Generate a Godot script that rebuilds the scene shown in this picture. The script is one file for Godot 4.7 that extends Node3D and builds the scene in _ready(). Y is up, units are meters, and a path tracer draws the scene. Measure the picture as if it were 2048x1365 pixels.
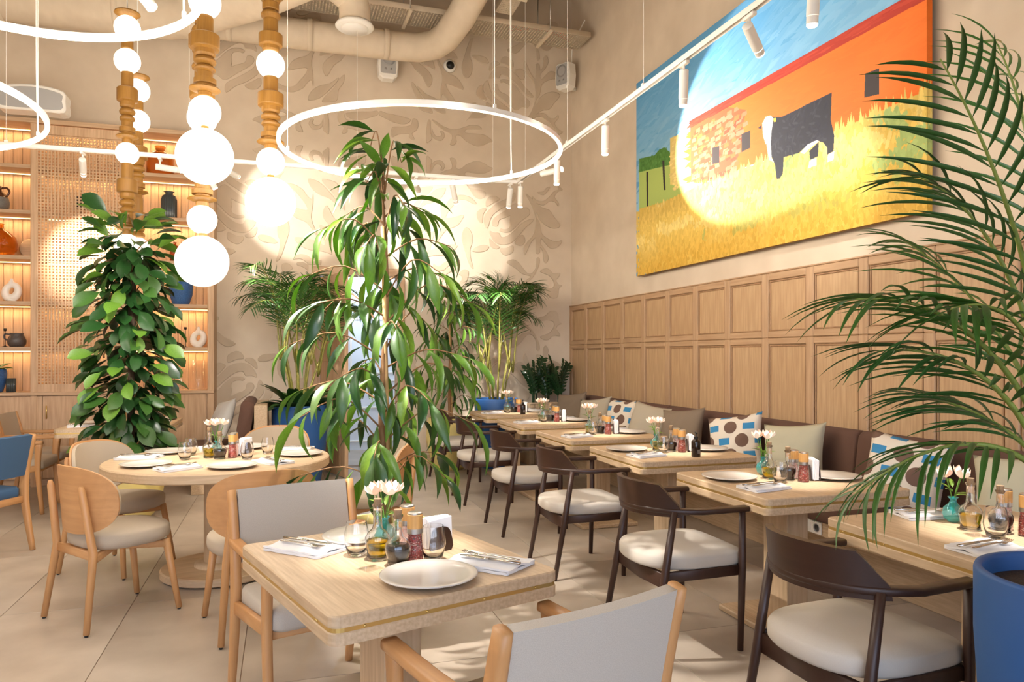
extends Node3D
# A restaurant hall. World: x to the right, y up, -z along the panelled wall; V(x, y, d) puts d metres into the room.
var M := {}
var taken := {}
var rng := RandomNumberGenerator.new()

func V(x: float, y: float, d: float) -> Vector3:
	return Vector3(x, y, -d)

func numbered(called: String) -> String:
	taken[called] = taken.get(called, -1) + 1
	return called if taken[called] == 0 else "%s_%03d" % [called, taken[called]]

func thing(called: String, label: String, category: String, at: Vector3, turn := 0.0, group := "") -> Node3D:
	var o := Node3D.new()
	o.name = numbered(called)
	add_child(o)
	o.position = at
	o.rotation_degrees.y = turn
	o.set_meta("label", label)
	o.set_meta("category", category)
	if group:
		o.set_meta("group", group)
	return o

func struct(called: String) -> Node3D:
	var o := Node3D.new()
	o.name = numbered(called)
	add_child(o)
	o.set_meta("kind", "structure")
	return o

func piece(called: String, mesh: Mesh, mat: Material, parent: Node, xf := Transform3D()) -> MeshInstance3D:
	var o := MeshInstance3D.new()
	o.name = called
	o.mesh = mesh
	o.material_override = mat
	o.transform = xf
	parent.add_child(o, true)
	return o

func copy(src: Node3D, at: Vector3, turn: float, label: String) -> Node3D:
	var o: Node3D = src.duplicate()
	o.name = numbered(String(src.name).rstrip("0123456789").trim_suffix("_"))
	add_child(o)
	o.position = at
	o.rotation_degrees.y = turn
	o.set_meta("label", label)
	return o

# first use moves the source itself, later uses copy it
var used := {}
func place(src: Node3D, at: Vector3, turn: float, label: String) -> Node3D:
	if not used.has(src):
		used[src] = true
		src.position = at
		src.rotation_degrees.y = turn
		src.set_meta("label", label)
		return src
	return copy(src, at, turn, label)

# ---------------------------------------------------------------- mesh helpers
func T(at: Vector3, basis := Basis()) -> Transform3D:
	return Transform3D(basis, at)

func E(x: float, y: float, z: float) -> Basis:
	return Basis.from_euler(Vector3(deg_to_rad(x), deg_to_rad(y), deg_to_rad(z)))

func mb(flat := true) -> SurfaceTool:
	var st := SurfaceTool.new()
	st.begin(Mesh.PRIMITIVE_TRIANGLES)
	st.set_smooth_group(-1 if flat else 0)
	return st

func fin(st: SurfaceTool) -> ArrayMesh:
	st.generate_normals()
	return st.commit()

func tri(st: SurfaceTool, a: Vector3, b: Vector3, c: Vector3) -> void:
	st.add_vertex(a)
	st.add_vertex(c)
	st.add_vertex(b)

func quad(st: SurfaceTool, a: Vector3, b: Vector3, c: Vector3, d: Vector3) -> void:
	tri(st, a, b, c)
	tri(st, a, c, d)

func cbox(st: SurfaceTool, at: Vector3, size: Vector3, b := 0.004, basis := Basis()) -> void:
	var h := size / 2
	b = minf(b, minf(h.x, minf(h.y, h.z)) * 0.9)
	var corner := func(sx: int, sy: int, sz: int, axis: int) -> Vector3:
		var p := Vector3(sx * (h.x - b), sy * (h.y - b), sz * (h.z - b))
		p[axis] += b * [sx, sy, sz][axis]
		return at + basis * p
	for s in [-1, 1]:
		var fx := [corner.call(s, -1, -1, 0), corner.call(s, 1, -1, 0), corner.call(s, 1, 1, 0), corner.call(s, -1, 1, 0)]
		var fy := [corner.call(-1, s, -1, 1), corner.call(-1, s, 1, 1), corner.call(1, s, 1, 1), corner.call(1, s, -1, 1)]
		var fz := [corner.call(-1, -1, s, 2), corner.call(1, -1, s, 2), corner.call(1, 1, s, 2), corner.call(-1, 1, s, 2)]
		for f in [fx, fy, fz]:
			if s > 0:
				quad(st, f[0], f[1], f[2], f[3])
			else:
				quad(st, f[3], f[2], f[1], f[0])
	for s in [-1, 1]:
		for t in [-1, 1]:
			var e := [[corner.call(s, t, -1, 0), corner.call(s, t, 1, 0), corner.call(s, t, 1, 1), corner.call(s, t, -1, 1)],
				[corner.call(-1, s, t, 1), corner.call(1, s, t, 1), corner.call(1, s, t, 2), corner.call(-1, s, t, 2)],
				[corner.call(t, -1, s, 2), corner.call(t, 1, s, 2), corner.call(t, 1, s, 0), corner.call(t, -1, s, 0)]]
			for q in e:
				if s * t < 0:
					quad(st, q[0], q[1], q[2], q[3])
				else:
					quad(st, q[3], q[2], q[1], q[0])
	for sx in [-1, 1]:
		for sy in [-1, 1]:
			for sz in [-1, 1]:
				var a: Vector3 = corner.call(sx, sy, sz, 0)
				var b2: Vector3 = corner.call(sx, sy, sz, 1)
				var c: Vector3 = corner.call(sx, sy, sz, 2)
				if sx * sy * sz > 0:
					tri(st, a, b2, c)
				else:
					tri(st, c, b2, a)

var boxes := {}
func box(size: Vector3, b := 0.004) -> ArrayMesh:
	var key := [size.snappedf(0.0001), b]
	if not boxes.has(key):
		var st := mb()
		cbox(st, Vector3.ZERO, size, b)
		boxes[key] = fin(st)
	return boxes[key]

# profile: Vector2(radius, height) upwards along the outside
func lathe(st: SurfaceTool, profile: Array, seg := 24, at := Vector3.ZERO, squash := 1.0) -> void:
	for i in profile.size() - 1:
		var p: Vector2 = profile[i]
		var q: Vector2 = profile[i + 1]
		for j in seg:
			var a := TAU * j / seg
			var b := TAU * (j + 1) / seg
			var pa := at + Vector3(p.x * cos(a), p.y, -p.x * sin(a) * squash)
			var pb := at + Vector3(p.x * cos(b), p.y, -p.x * sin(b) * squash)
			var qa := at + Vector3(q.x * cos(a), q.y, -q.x * sin(a) * squash)
			var qb := at + Vector3(q.x * cos(b), q.y, -q.x * sin(b) * squash)
			if p.x > 1e-5:
				tri(st, pa, pb, qb if q.x > 1e-5 else qa)
			if q.x > 1e-5:
				tri(st, pa, qb, qa)

func turned(profile: Array, seg := 24, smooth := true) -> ArrayMesh:
	var st := mb(not smooth)
	lathe(st, profile, seg)
	return fin(st)

# smooth sides, hard rims: each run of the profile is its own smooth group
func turned_runs(runs: Array, seg := 24) -> ArrayMesh:
	var st := mb()
	for i in runs.size():
		st.set_smooth_group(i)
		lathe(st, runs[i], seg)
	return fin(st)

func spline(pts: Array, n := 6) -> Array:
	var out := []
	for i in pts.size() - 1:
		var a: Vector3 = pts[maxi(i - 1, 0)]
		var b: Vector3 = pts[i]
		var c: Vector3 = pts[i + 1]
		var d: Vector3 = pts[mini(i + 2, pts.size() - 1)]
		for k in n:
			out.append(b.cubic_interpolate(c, a, d, float(k) / n))
	out.append(pts[-1])
	return out

func tube(st: SurfaceTool, pts: Array, radius, seg := 8, caps := true) -> void:
	var n := pts.size()
	var nrm := Vector3.ZERO
	var rings := []
	for i in n:
		var t: Vector3 = (pts[mini(i + 1, n - 1)] - pts[maxi(i - 1, 0)]).normalized()
		if i == 0:
			nrm = t.cross(Vector3.RIGHT if absf(t.x) < 0.8 else Vector3.UP).normalized()
		else:
			nrm = (nrm - t * nrm.dot(t)).normalized()
		var bi := t.cross(nrm)
		var r: float = radius[i] if radius is Array else radius
		var ring := []
		for j in seg:
			var a := TAU * j / seg
			ring.append(pts[i] + (nrm * cos(a) + bi * sin(a)) * r)
		rings.append(ring)
	for i in n - 1:
		for j in seg:
			var k := (j + 1) % seg
			quad(st, rings[i][j], rings[i][k], rings[i + 1][k], rings[i + 1][j])
	if caps:
		for j in seg:
			var k := (j + 1) % seg
			tri(st, pts[0], rings[0][k], rings[0][j])
			tri(st, pts[n - 1], rings[n - 1][j], rings[n - 1][k])

func pipe(pts: Array, radius, seg := 8) -> ArrayMesh:
	var st := mb(false)
	tube(st, pts, radius, seg)
	return fin(st)

# a bar of rounded rectangular section w x h swept along pts
func bar(st: SurfaceTool, pts: Array, w, h, up := Vector3.UP, round := 0.3) -> void:
	var n := pts.size()
	var rings := []
	for i in n:
		var t: Vector3 = (pts[mini(i + 1, n - 1)] - pts[maxi(i - 1, 0)]).normalized()
		var side := t.cross(up).normalized()
		var u := side.cross(t).normalized()
		var a: float = (w[i] if w is Array else w) / 2
		var b: float = (h[i] if h is Array else h) / 2
		var c := minf(a, b) * round
		var ring := []
		for p in [[a, b - c], [a - c * 0.3, b - c * 0.3], [a - c, b], [-a + c, b], [-a + c * 0.3, b - c * 0.3], [-a, b - c], [-a, -b + c], [-a + c * 0.3, -b + c * 0.3], [-a + c, -b], [a - c, -b], [a - c * 0.3, -b + c * 0.3], [a, -b + c]]:
			ring.append(pts[i] + side * p[0] + u * p[1])
		rings.append(ring)
	for i in n - 1:
		for j in 12:
			var k := (j + 1) % 12
			quad(st, rings[i][k], rings[i][j], rings[i + 1][j], rings[i + 1][k])
	for j in 12:
		var k := (j + 1) % 12
		tri(st, pts[0], rings[0][j], rings[0][k])
		tri(st, pts[n - 1], rings[n - 1][k], rings[n - 1][j])

func beam(pts: Array, w, h, up := Vector3.UP, round := 0.5) -> ArrayMesh:
	var st := mb(false)
	bar(st, pts, w, h, up, round)
	return fin(st)

# a sheet of the given thickness over a grid of points; rows x columns; front is the side that the columns x rows normal shows
func sheet(grid: Array, thick: float, smooth := true) -> ArrayMesh:
	var st := mb()
	st.set_smooth_group(1 if smooth else -1)
	var nr := grid.size()
	var nc: int = grid[0].size()
	var top := []
	var low := []
	for r in nr:
		var a := []
		var b := []
		for c in nc:
			var du: Vector3 = grid[r][mini(c + 1, nc - 1)] - grid[r][maxi(c - 1, 0)]
			var dv: Vector3 = grid[mini(r + 1, nr - 1)][c] - grid[maxi(r - 1, 0)][c]
			var nm := du.cross(dv)
			if nm.length() < 1e-9:
				var rr := clampi(r, 1, nr - 2)
				var cc := clampi(c, 1, nc - 2)
				nm = (grid[rr][cc + 1] - grid[rr][cc - 1]).cross(grid[rr + 1][cc] - grid[rr - 1][cc])
			nm = nm.normalized() * thick / 2
			a.append(grid[r][c] + nm)
			b.append(grid[r][c] - nm)
		top.append(a)
		low.append(b)
	for r in nr - 1:
		for c in nc - 1:
			quad(st, top[r][c], top[r][c + 1], top[r + 1][c + 1], top[r + 1][c])
	st.set_smooth_group(2 if smooth else -1)
	for r in nr - 1:
		for c in nc - 1:
			quad(st, low[r + 1][c], low[r + 1][c + 1], low[r][c + 1], low[r][c])
	st.set_smooth_group(3 if smooth else -1)
	for c in nc - 1:
		quad(st, low[0][c], low[0][c + 1], top[0][c + 1], top[0][c])
		quad(st, top[nr - 1][c], top[nr - 1][c + 1], low[nr - 1][c + 1], low[nr - 1][c])
	for r in nr - 1:
		quad(st, top[r][0], top[r + 1][0], low[r + 1][0], low[r][0])
		quad(st, low[r][nc - 1], low[r + 1][nc - 1], top[r + 1][nc - 1], top[r][nc - 1])
	return fin(st)

# extruded outline (x, y) from z0 to z1, its z1 rim chamfered by b
func prism(st: SurfaceTool, poly: PackedVector2Array, z0: float, z1: float, b := 0.0, xf := Transform3D(), back := true) -> void:
	if Geometry2D.is_polygon_clockwise(poly):
		poly = poly.duplicate()
		poly.reverse()
	var n := poly.size()
	var inner := PackedVector2Array()
	for i in n:
		var p := poly[i]
		var e1 := (p - poly[(i + n - 1) % n]).normalized()
		var e2 := (poly[(i + 1) % n] - p).normalized()
		var m := (Vector2(-e1.y, e1.x) + Vector2(-e2.y, e2.x)).normalized()
		inner.append(p + m * b)
	var at := func(p: Vector2, z: float) -> Vector3: return xf * Vector3(p.x, p.y, z)
	for i in n:
		var k := (i + 1) % n
		quad(st, at.call(poly[i], z0), at.call(poly[k], z0), at.call(poly[k], z1 - b), at.call(poly[i], z1 - b))
		if b > 0.0:
			quad(st, at.call(poly[i], z1 - b), at.call(poly[k], z1 - b), at.call(inner[k], z1), at.call(inner[i], z1))
	var ids := Geometry2D.triangulate_polygon(inner)
	if ids.is_empty():
		inner = poly
		ids = Geometry2D.triangulate_polygon(poly)
	for i in range(0, ids.size(), 3):
		var a := inner[ids[i]]
		var c := inner[ids[i + 1]]
		var d := inner[ids[i + 2]]
		if (c - a).cross(d - a) < 0:
			var t := c
			c = d
			d = t
		tri(st, at.call(a, z1), at.call(c, z1), at.call(d, z1))
		if back:
			tri(st, at.call(a, z0), at.call(d, z0), at.call(c, z0))

func outline(flat: Array, n := 3) -> PackedVector2Array:
	var p := []
	for i in range(0, flat.size(), 2):
		p.append(Vector2(flat[i], flat[i + 1]))
	var out := PackedVector2Array()
	var c := p.size()
	for i in c:
		for k in n:
			out.append(p[i].cubic_interpolate(p[(i + 1) % c], p[(i + c - 1) % c], p[(i + 2) % c], float(k) / n))
	return out

func rrect(w: float, h: float, r: float, n := 5) -> PackedVector2Array:
	var out := PackedVector2Array()
	for q in 4:
		var cx := (w / 2 - r) * (1 if q in [0, 3] else -1)
		var cy := (h / 2 - r) * (1 if q < 2 else -1)
		for k in n + 1:
			var a := PI / 2 * (q + float(k) / n)
			out.append(Vector2(cx + r * cos(a), cy + r * sin(a)))
	return out

# a slab lying flat with rounded corners, w along x and d along z, from y0 to y1, upper rim chamfered
func slab(w: float, d: float, r: float, y0: float, y1: float, b := 0.004) -> ArrayMesh:
	var st := mb()
	prism(st, rrect(w, d, r), y0, y1, b, Transform3D(Basis(Vector3.RIGHT, Vector3.FORWARD, Vector3.UP), Vector3.ZERO))
	return fin(st)

# a leaf along +x, its upper face +y: length 1, width 1 (scaled by the transform, width about ratio of the length); droop bends it down, fold lifts its sides
func leaf_mesh(n: int, droop: float, fold: float, ratio: float, tip := 1.0, belly := 0.45, stalk := 0.0) -> ArrayMesh:
	var st := mb(false)
	var rows := []
	for i in n + 1:
		var t := float(i) / n
		var ang := droop * t
		var x := (sin(ang) / droop if absf(droop) > 0.01 else t)
		var y := -((1 - cos(ang)) / droop if absf(droop) > 0.01 else 0.0)
		var w := 0.0
		if t > stalk:
			var s := (t - stalk) / (1 - stalk)
			w = pow(sin(PI * pow(s, log(0.5) / log(belly))), tip) * 0.5
		w = maxf(w, 0.012)
		var up := Vector3(sin(ang), cos(ang), 0)
		var mid := Vector3(x, y, 0)
		rows.append([mid + Vector3(0, 0, -w) + up * fold * w * ratio, mid, mid + Vector3(0, 0, w) + up * fold * w * ratio])
	for i in n:
		for j in 2:
			quad(st, rows[i][j + 1], rows[i + 1][j + 1], rows[i + 1][j], rows[i][j])
	return fin(st)

func aim(dir: Vector3, up := Vector3.UP) -> Basis:
	# basis whose x runs along dir and whose y is as near up as it can be
	var x := dir.normalized()
	var z := x.cross(up)
	if z.length() < 1e-4:
		z = x.cross(Vector3.FORWARD)
	z = z.normalized()
	return Basis(x, z.cross(x).normalized(), z)

func look_down(dir: Vector3) -> Basis:
	# basis whose -y runs along dir
	var y := -dir.normalized()
	var x := y.cross(Vector3.BACK)
	if x.length() < 1e-3:
		x = Vector3.RIGHT
	x = x.normalized()
	return Basis(x, y, x.cross(y).normalized())

# ---------------------------------------------------------------- the scene
func _ready() -> void:
	# camera: level, 1.42 m up, its lens shifted a little upward
	var cam := Camera3D.new()
	cam.name = "camera"
	cam.projection = Camera3D.PROJECTION_FRUSTUM
	cam.near = 0.1
	cam.far = 60.0
	cam.keep_aspect = Camera3D.KEEP_HEIGHT
	cam.size = 0.1 * 1365.0 / 1465.0
	cam.frustum_offset = Vector2(0, 0.1 * 28.5 / 1465.0)
	cam.position = Vector3(0, 1.42, 0)
	cam.rotation.y = -atan(458.0 / 1465.0)
	add_child(cam)
	cam.current = true
	# daylight outside the unseen street windows behind the viewer
	var env := Environment.new()
	var sky := Sky.new()
	var sm := ProceduralSkyMaterial.new()
	sm.sky_top_color = Color(0.55, 0.68, 0.86)
	sm.sky_horizon_color = Color(0.86, 0.88, 0.92)
	sm.ground_bottom_color = Color(0.45, 0.43, 0.4)
	sm.ground_horizon_color = Color(0.7, 0.68, 0.66)
	sm.sky_energy_multiplier = 2.4
	sm.ground_energy_multiplier = 1.5
	sky.sky_material = sm
	env.background_mode = Environment.BG_SKY
	env.sky = sky
	env.tonemap_mode = Environment.TONE_MAPPER_LINEAR
	env.tonemap_exposure = 1.2
	env.sdfgi_enabled = true
	env.ssao_enabled = true
	env.ssil_enabled = true
	var we := WorldEnvironment.new()
	we.name = "environment"
	we.environment = env
	add_child(we)

	make_materials()
	M.lobby = plain(C(226, 232, 240), 0.7)
	M.coolbulb = glow(Color(0.85, 0.92, 1.0), 2.0)
	M.greyrim = plain(C(150, 148, 146), 0.5)
	M.canvasedge = plain(C(150, 112, 52), 0.85)
	M.labelgrey = plain(C(120, 112, 104), 0.6)
	M.palmrib = plain(C(120, 136, 58), 0.5)
	make_leaf_meshes()
	M.leaflet = leaf_mesh(6, 0.75, 0.5, 0.07, 0.9, 0.4)

	# structure
	make_floor()
	make_walls()
	make_door()
	make_overhead()
	make_shelves()
	make_bench()
	make_left_bench()
	# lamps
	make_lamps()
	make_tracks()
	make_wall_things()
	# tables
	square_table("square_table", "front square oak table with brass band, nearest the viewer", V(0.34, 0, 2.445), 17.2, 0.74, 0.88)
	var order := ["nearest oak table at the banquette, cut by the right edge", "second oak table at the banquette counted from the viewer", "third oak table at the banquette, with a dark pump bottle", "fourth oak table at the banquette counted from the viewer", "fifth oak table at the banquette counted from the viewer", "farthest oak table at the banquette beside the blue pot"]
	var ds := [2.09, 3.31, 4.55, 5.75, 6.97, 8.2]
	for i in 6:
		square_table("square_table", order[i], V(2.57, 0, ds[i]), 0, 0.86, 0.84)
	square_table("square_table", "oak table behind the column plant before the shelves", V(-1.5, 0, 8.05), 0, 0.94, 1.1)
	round_table(V(-0.39, 0, 5.13))
	# chairs
	var dc := dark_chair()
	var dl := ["dark wooden armchair with cream seat nearest the viewer at right", "dark wooden armchair with cream seat at the second banquette table", "dark wooden armchair with cream seat at the third banquette table", "dark wooden armchair with cream seat at the fourth banquette table", "dark wooden armchair with cream seat at the fifth banquette table", "farthest dark wooden armchair before the yellow pot"]
	var turns := [-86.0, -90.0, -91.0, -90.0, -90.0, -90.0]
	for i in 6:
		place(dc, V(1.91, 0, ds[i] + [0.0, 0.0, 0.02, -0.02, 0.02, 0.0][i]), turns[i], dl[i])
	var sc := shell_chair()
	for c in [[-0.87, 4.51, -52.4, "beech chair with oval plywood back at the front left of the round table"], [-1.03, 5.45, -122.0, "beech chair at the rear left of the round table, beige pad showing"], [-0.13, 4.12, 15.0, "beech chair seen from behind between round table and front table"], [-0.10, 6.08, 162.0, "beech chair behind the round table facing the viewer before the blue pot"], [0.60, 5.12, 84.0, "beech chair right of the round table behind the fig tree"]]:
		place(sc, V(c[0], 0, c[1]), c[2], c[3])
	armchair("beech armchair with pale grey back at the far side of the front table", V(0.13, 0, 3.12), 197.2, M.ecru)
	armchair("beech armchair with pale grey back cut by the lower edge", V(0.60, 0, 1.83), 17.2, M.ecru)
	armchair("beech armchair with blue upholstery cut by the left edge", V(-2.13, 0, 6.05), 62.0, M.blue_cloth)
	armchair("nearer beige armchair before the shelf wall at left", V(-2.3, 0, 7.75), -90.0, M.beige)
	armchair("farther beige armchair before the shelf wall at left", V(-2.32, 0, 8.4), -90.0, M.beige)
	make_cushions()
	make_protos()
	lay_tables()
	make_plants()
	for k in W:
		if not used.has(W[k]):
			W[k].free()

# ---------------------------------------------------------------- materials
func C(r: float, g: float, b: float) -> Color:
	return Color(r / 255.0, g / 255.0, b / 255.0)

func noise_tex(freq: float, lo: Color, hi: Color, seed_: int, octaves := 4, normal := false, size := 512) -> NoiseTexture2D:
	var n := FastNoiseLite.new()
	n.seed = seed_
	n.noise_type = FastNoiseLite.TYPE_SIMPLEX_SMOOTH
	n.frequency = freq
	n.fractal_octaves = octaves
	var t := NoiseTexture2D.new()
	t.width = size
	t.height = size
	t.seamless = true
	t.noise = n
	if normal:
		t.as_normal_map = true
		t.bump_strength = 4.0
	else:
		var g := Gradient.new()
		g.set_color(0, lo)
		g.set_color(1, hi)
		t.color_ramp = g
	return t

var tex := {}

func plain(col: Color, rough := 0.6, metal := 0.0, spec := 0.5) -> StandardMaterial3D:
	var m := StandardMaterial3D.new()
	m.albedo_color = col
	m.roughness = rough
	m.metallic = metal
	m.metallic_specular = spec
	return m

func grained(col: Color, t: String, scale: Vector3, rough := 0.6, bump := 0.0, world := false) -> StandardMaterial3D:
	var m := plain(col, rough)
	m.albedo_texture = tex[t]
	m.uv1_triplanar = true
	m.uv1_world_triplanar = world
	m.uv1_scale = scale
	if bump > 0.0:
		m.heightmap_enabled = true
		m.heightmap_texture = tex[t]
		m.heightmap_scale = bump
	return m

func wood(col: Color, axis: int, rough := 0.5, k := 5.0, world := false) -> StandardMaterial3D:
	var s := Vector3(k, k, k)
	s[axis] = k * 0.07
	return grained(col, "wood", s, rough, 0.0, world)

func cloth(col: Color, scale := 14.0, bump := 0.05) -> StandardMaterial3D:
	var m := grained(col, "weave", Vector3.ONE * scale, 0.9, bump)
	m.rim_enabled = true
	m.rim = 0.15
	m.rim_tint = 0.6
	return m

func glow(col: Color, energy: float) -> StandardMaterial3D:
	var m := plain(Color(0.9, 0.9, 0.9), 0.5)
	m.emission_enabled = true
	m.emission = col
	m.emission_energy_multiplier = energy
	return m

func pane(col: Color, alpha := 0.06, rough := 0.02) -> StandardMaterial3D:
	var m := plain(Color(col.r, col.g, col.b, alpha), rough)
	m.transparency = BaseMaterial3D.TRANSPARENCY_ALPHA
	return m

func liquid(col: Color, alpha := 0.0, scale := 0.035, rough := 0.02) -> StandardMaterial3D:
	var m := plain(Color(col.r, col.g, col.b, alpha), rough)
	m.transparency = BaseMaterial3D.TRANSPARENCY_ALPHA
	m.refraction_enabled = true
	m.refraction_scale = scale
	return m

func leafy(col: Color, back: Color, rough := 0.38) -> StandardMaterial3D:
	var m := grained(col, "leaf", Vector3.ONE * 3.0, rough)
	m.backlight_enabled = true
	m.backlight = back
	m.cull_mode = BaseMaterial3D.CULL_DISABLED
	return m

func make_materials() -> void:
	var w := Color.WHITE
	tex.wood = noise_tex(0.012, Color(0.86, 0.83, 0.80), w, 3, 5)
	tex.weave = noise_tex(0.09, Color(0.84, 0.83, 0.82), w, 5, 3)
	tex.plaster = noise_tex(0.006, Color(0.94, 0.93, 0.92), w, 8, 4)
	tex.tile = noise_tex(0.008, Color(0.88, 0.87, 0.86), w, 11, 5)
	tex.leaf = noise_tex(0.008, Color(0.72, 0.78, 0.7), w, 13, 3)
	tex.mottle = noise_tex(0.03, Color(0.45, 0.5, 0.6), w, 17, 4)
	# loose grains in the mills
	rng.seed = 9
	for k in [["pepper", [C(150, 40, 34), C(60, 36, 30), C(224, 206, 186), C(176, 70, 60), C(90, 60, 44)]], ["salt", [C(240, 214, 206), C(226, 170, 160), C(250, 240, 234), C(214, 150, 142)]]]:
		var im := Image.create(128, 128, false, Image.FORMAT_RGB8)
		im.fill(k[1][0])
		for i in 1400:
			im.fill_rect(Rect2i(rng.randi() % 126, rng.randi() % 126, 3 + rng.randi() % 2, 3 + rng.randi() % 2), k[1][rng.randi() % k[1].size()])
		tex[k[0]] = ImageTexture.create_from_image(im)
	# shell
	M.wall = grained(C(226, 210, 188), "plaster", Vector3.ONE * 0.5, 0.92, 0.0, true)
	M.relief = grained(C(208, 190, 166), "plaster", Vector3.ONE * 0.7, 0.92, 0.0, true)
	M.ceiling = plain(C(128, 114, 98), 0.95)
	M.tile = [grained(C(190, 177, 161), "tile", Vector3.ONE * 0.55, 0.34), grained(C(194, 181, 165), "tile", Vector3.ONE * 0.62, 0.36), grained(C(187, 174, 158), "tile", Vector3.ONE * 0.5, 0.33)]
	M.grout = plain(C(140, 118, 98), 0.95)
	M.duct = grained(C(228, 212, 188), "plaster", Vector3.ONE * 1.5, 0.75)
	M.white = plain(C(242, 238, 232), 0.45)
	M.white_metal = plain(C(240, 236, 228), 0.35)
	M.grey_mesh = plain(C(172, 170, 168), 0.7)
	M.black = plain(C(22, 21, 21), 0.4)
	M.steel = plain(C(190, 186, 180), 0.28, 1.0)
	M.cutlery = plain(C(196, 190, 182), 0.18, 1.0)
	M.brass = plain(C(214, 180, 110), 0.35, 0.8)
	M.orange_cable = plain(C(226, 70, 30), 0.6)
	# woods
	M.oak_x = wood(C(212, 186, 152), 0, 0.5, 9.0)
	M.oak_y = wood(C(208, 182, 148), 1)
	M.oak_z = wood(C(212, 186, 152), 2, 0.5, 9.0)
	M.oak_end = wood(C(196, 162, 124), 0, 0.6, 6.0)
	M.panel = wood(C(205, 172, 132), 1, 0.55, 5.0, true)
	M.panel_b = wood(C(201, 167, 127), 1, 0.55, 5.5, true)
	M.stile = wood(C(200, 166, 130), 1, 0.55, 3.5, true)
	M.rail = wood(C(200, 166, 130), 2, 0.55, 3.5, true)
	M.moulding = wood(C(182, 146, 110), 1, 0.6, 3.5, true)
	M.cab = wood(C(212, 178, 142), 1, 0.55, 4.5)
	M.cab_x = wood(C(208, 176, 142), 0, 0.55, 4.0)
	M.lattice = wood(C(214, 182, 146), 1, 0.6, 4.0)
	M.beech = wood(C(208, 156, 102), 1, 0.42, 4.0)
	M.beech_x = wood(C(208, 157, 105), 0, 0.42, 4.0)
	M.beech_z = wood(C(208, 156, 102), 2, 0.42, 4.0)
	M.bead = wood(C(172, 126, 58), 1, 0.4, 6.0)
	M.dark = wood(C(64, 40, 30), 1, 0.42, 5.0)
	M.dark_x = wood(C(61, 38, 28), 0, 0.40, 5.0)
	# cloth
	M.cream = cloth(C(216, 208, 196), 16.0)
	M.beige = cloth(C(196, 180, 158), 14.0, 0.08)
	M.ecru = cloth(C(204, 195, 181), 8.0, 0.03)
	M.blue_cloth = cloth(C(64, 98, 134), 8.0, 0.03)
	M.brown = cloth(C(104, 74, 60), 9.0, 0.04)
	M.linen = cloth(C(196, 184, 162), 12.0, 0.08)
	M.taupe = cloth(C(142, 124, 104), 12.0, 0.08)
	M.sage = cloth(C(204, 198, 170), 12.0, 0.08)
	M.greylinen = cloth(C(176, 170, 162), 12.0, 0.08)
	M.napkin = cloth(C(246, 246, 248), 20.0, 0.04)
	# pots
	M.bluepot = plain(C(38, 86, 146), 0.55)
	M.yellowpot = plain(C(226, 206, 128), 0.5)
	M.soil = grained(C(72, 48, 34), "mottle", Vector3.ONE * 6.0, 0.95, 0.6)
	M.bluemottle = grained(C(70, 120, 176), "mottle", Vector3.ONE * 6.0, 0.6)
	# plants
	M.leaf_a = leafy(C(62, 98, 40), Color(0.3, 0.42, 0.1))
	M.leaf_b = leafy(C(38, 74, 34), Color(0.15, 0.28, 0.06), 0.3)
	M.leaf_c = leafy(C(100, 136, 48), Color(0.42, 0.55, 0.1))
	M.leaf_d = leafy(C(124, 156, 52), Color(0.4, 0.5, 0.1))
	M.palm_a = leafy(C(74, 116, 48), Color(0.35, 0.5, 0.12), 0.4)
	M.palm_b = leafy(C(56, 98, 44), Color(0.25, 0.4, 0.1), 0.45)
	M.zz = leafy(C(34, 66, 34), Color(0.08, 0.15, 0.04), 0.3)
	M.cane = grained(C(150, 140, 66), "leaf", Vector3.ONE * 4.0, 0.5)
	M.bark = grained(C(150, 112, 74), "wood", Vector3(6, 3, 6), 0.8)
	M.bamboo = grained(C(206, 168, 112), "wood", Vector3(6, 1, 6), 0.6)
	M.moss = plain(C(70, 56, 40), 0.95)
	# tableware
	M.plate = plain(C(206, 199, 189), 0.14)
	M.glass = pane(Color(0.5, 0.5, 0.5), 0.012)
	M.clear = liquid(Color(1, 1, 1), 0.0, 0.05, 0.0)
	M.teal = pane(C(40, 170, 170), 0.55, 0.05)
	M.amber = liquid(C(206, 116, 22), 0.25, 0.05, 0.05)
	M.amber_b = liquid(C(176, 74, 12), 0.35, 0.05, 0.05)
	M.smoke = plain(C(60, 66, 66), 0.15)
	M.oil = liquid(C(188, 160, 10), 0.1, 0.03)
	M.vinegar = plain(C(24, 14, 10), 0.1)
	M.cork = grained(C(206, 164, 116), "mottle", Vector3.ONE * 30.0, 0.9)
	M.millwood = wood(C(222, 170, 100), 1, 0.5, 12.0)
	M.pepper = grained(Color.WHITE, "pepper", Vector3.ONE * 11.0, 0.7)
	M.salt = grained(Color.WHITE, "salt", Vector3.ONE * 11.0, 0.7)
	M.paper = plain(C(250, 250, 250), 0.9)
	M.petal = plain(C(252, 240, 226), 0.6)
	M.petal.backlight_enabled = true
	M.petal.backlight = Color(0.5, 0.45, 0.4)
	M.petal_pink = plain(C(248, 214, 190), 0.6)
	M.petal_pink.backlight_enabled = true
	M.petal_pink.backlight = Color(0.5, 0.35, 0.3)
	M.stem = plain(C(96, 138, 50), 0.5)
	M.soapglass = plain(C(34, 22, 16), 0.12)
	M.ceramic = plain(C(232, 224, 214), 0.4)
	M.jugbrown = grained(C(110, 62, 34), "mottle", Vector3.ONE * 5.0, 0.25)
	M.juggrey = grained(C(150, 142, 128), "mottle", Vector3.ONE * 8.0, 0.35)
	M.pitcher = grained(C(112, 98, 88), "mottle", Vector3.ONE * 7.0, 0.4)
	M.copper = plain(C(196, 98, 48), 0.35)
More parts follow.
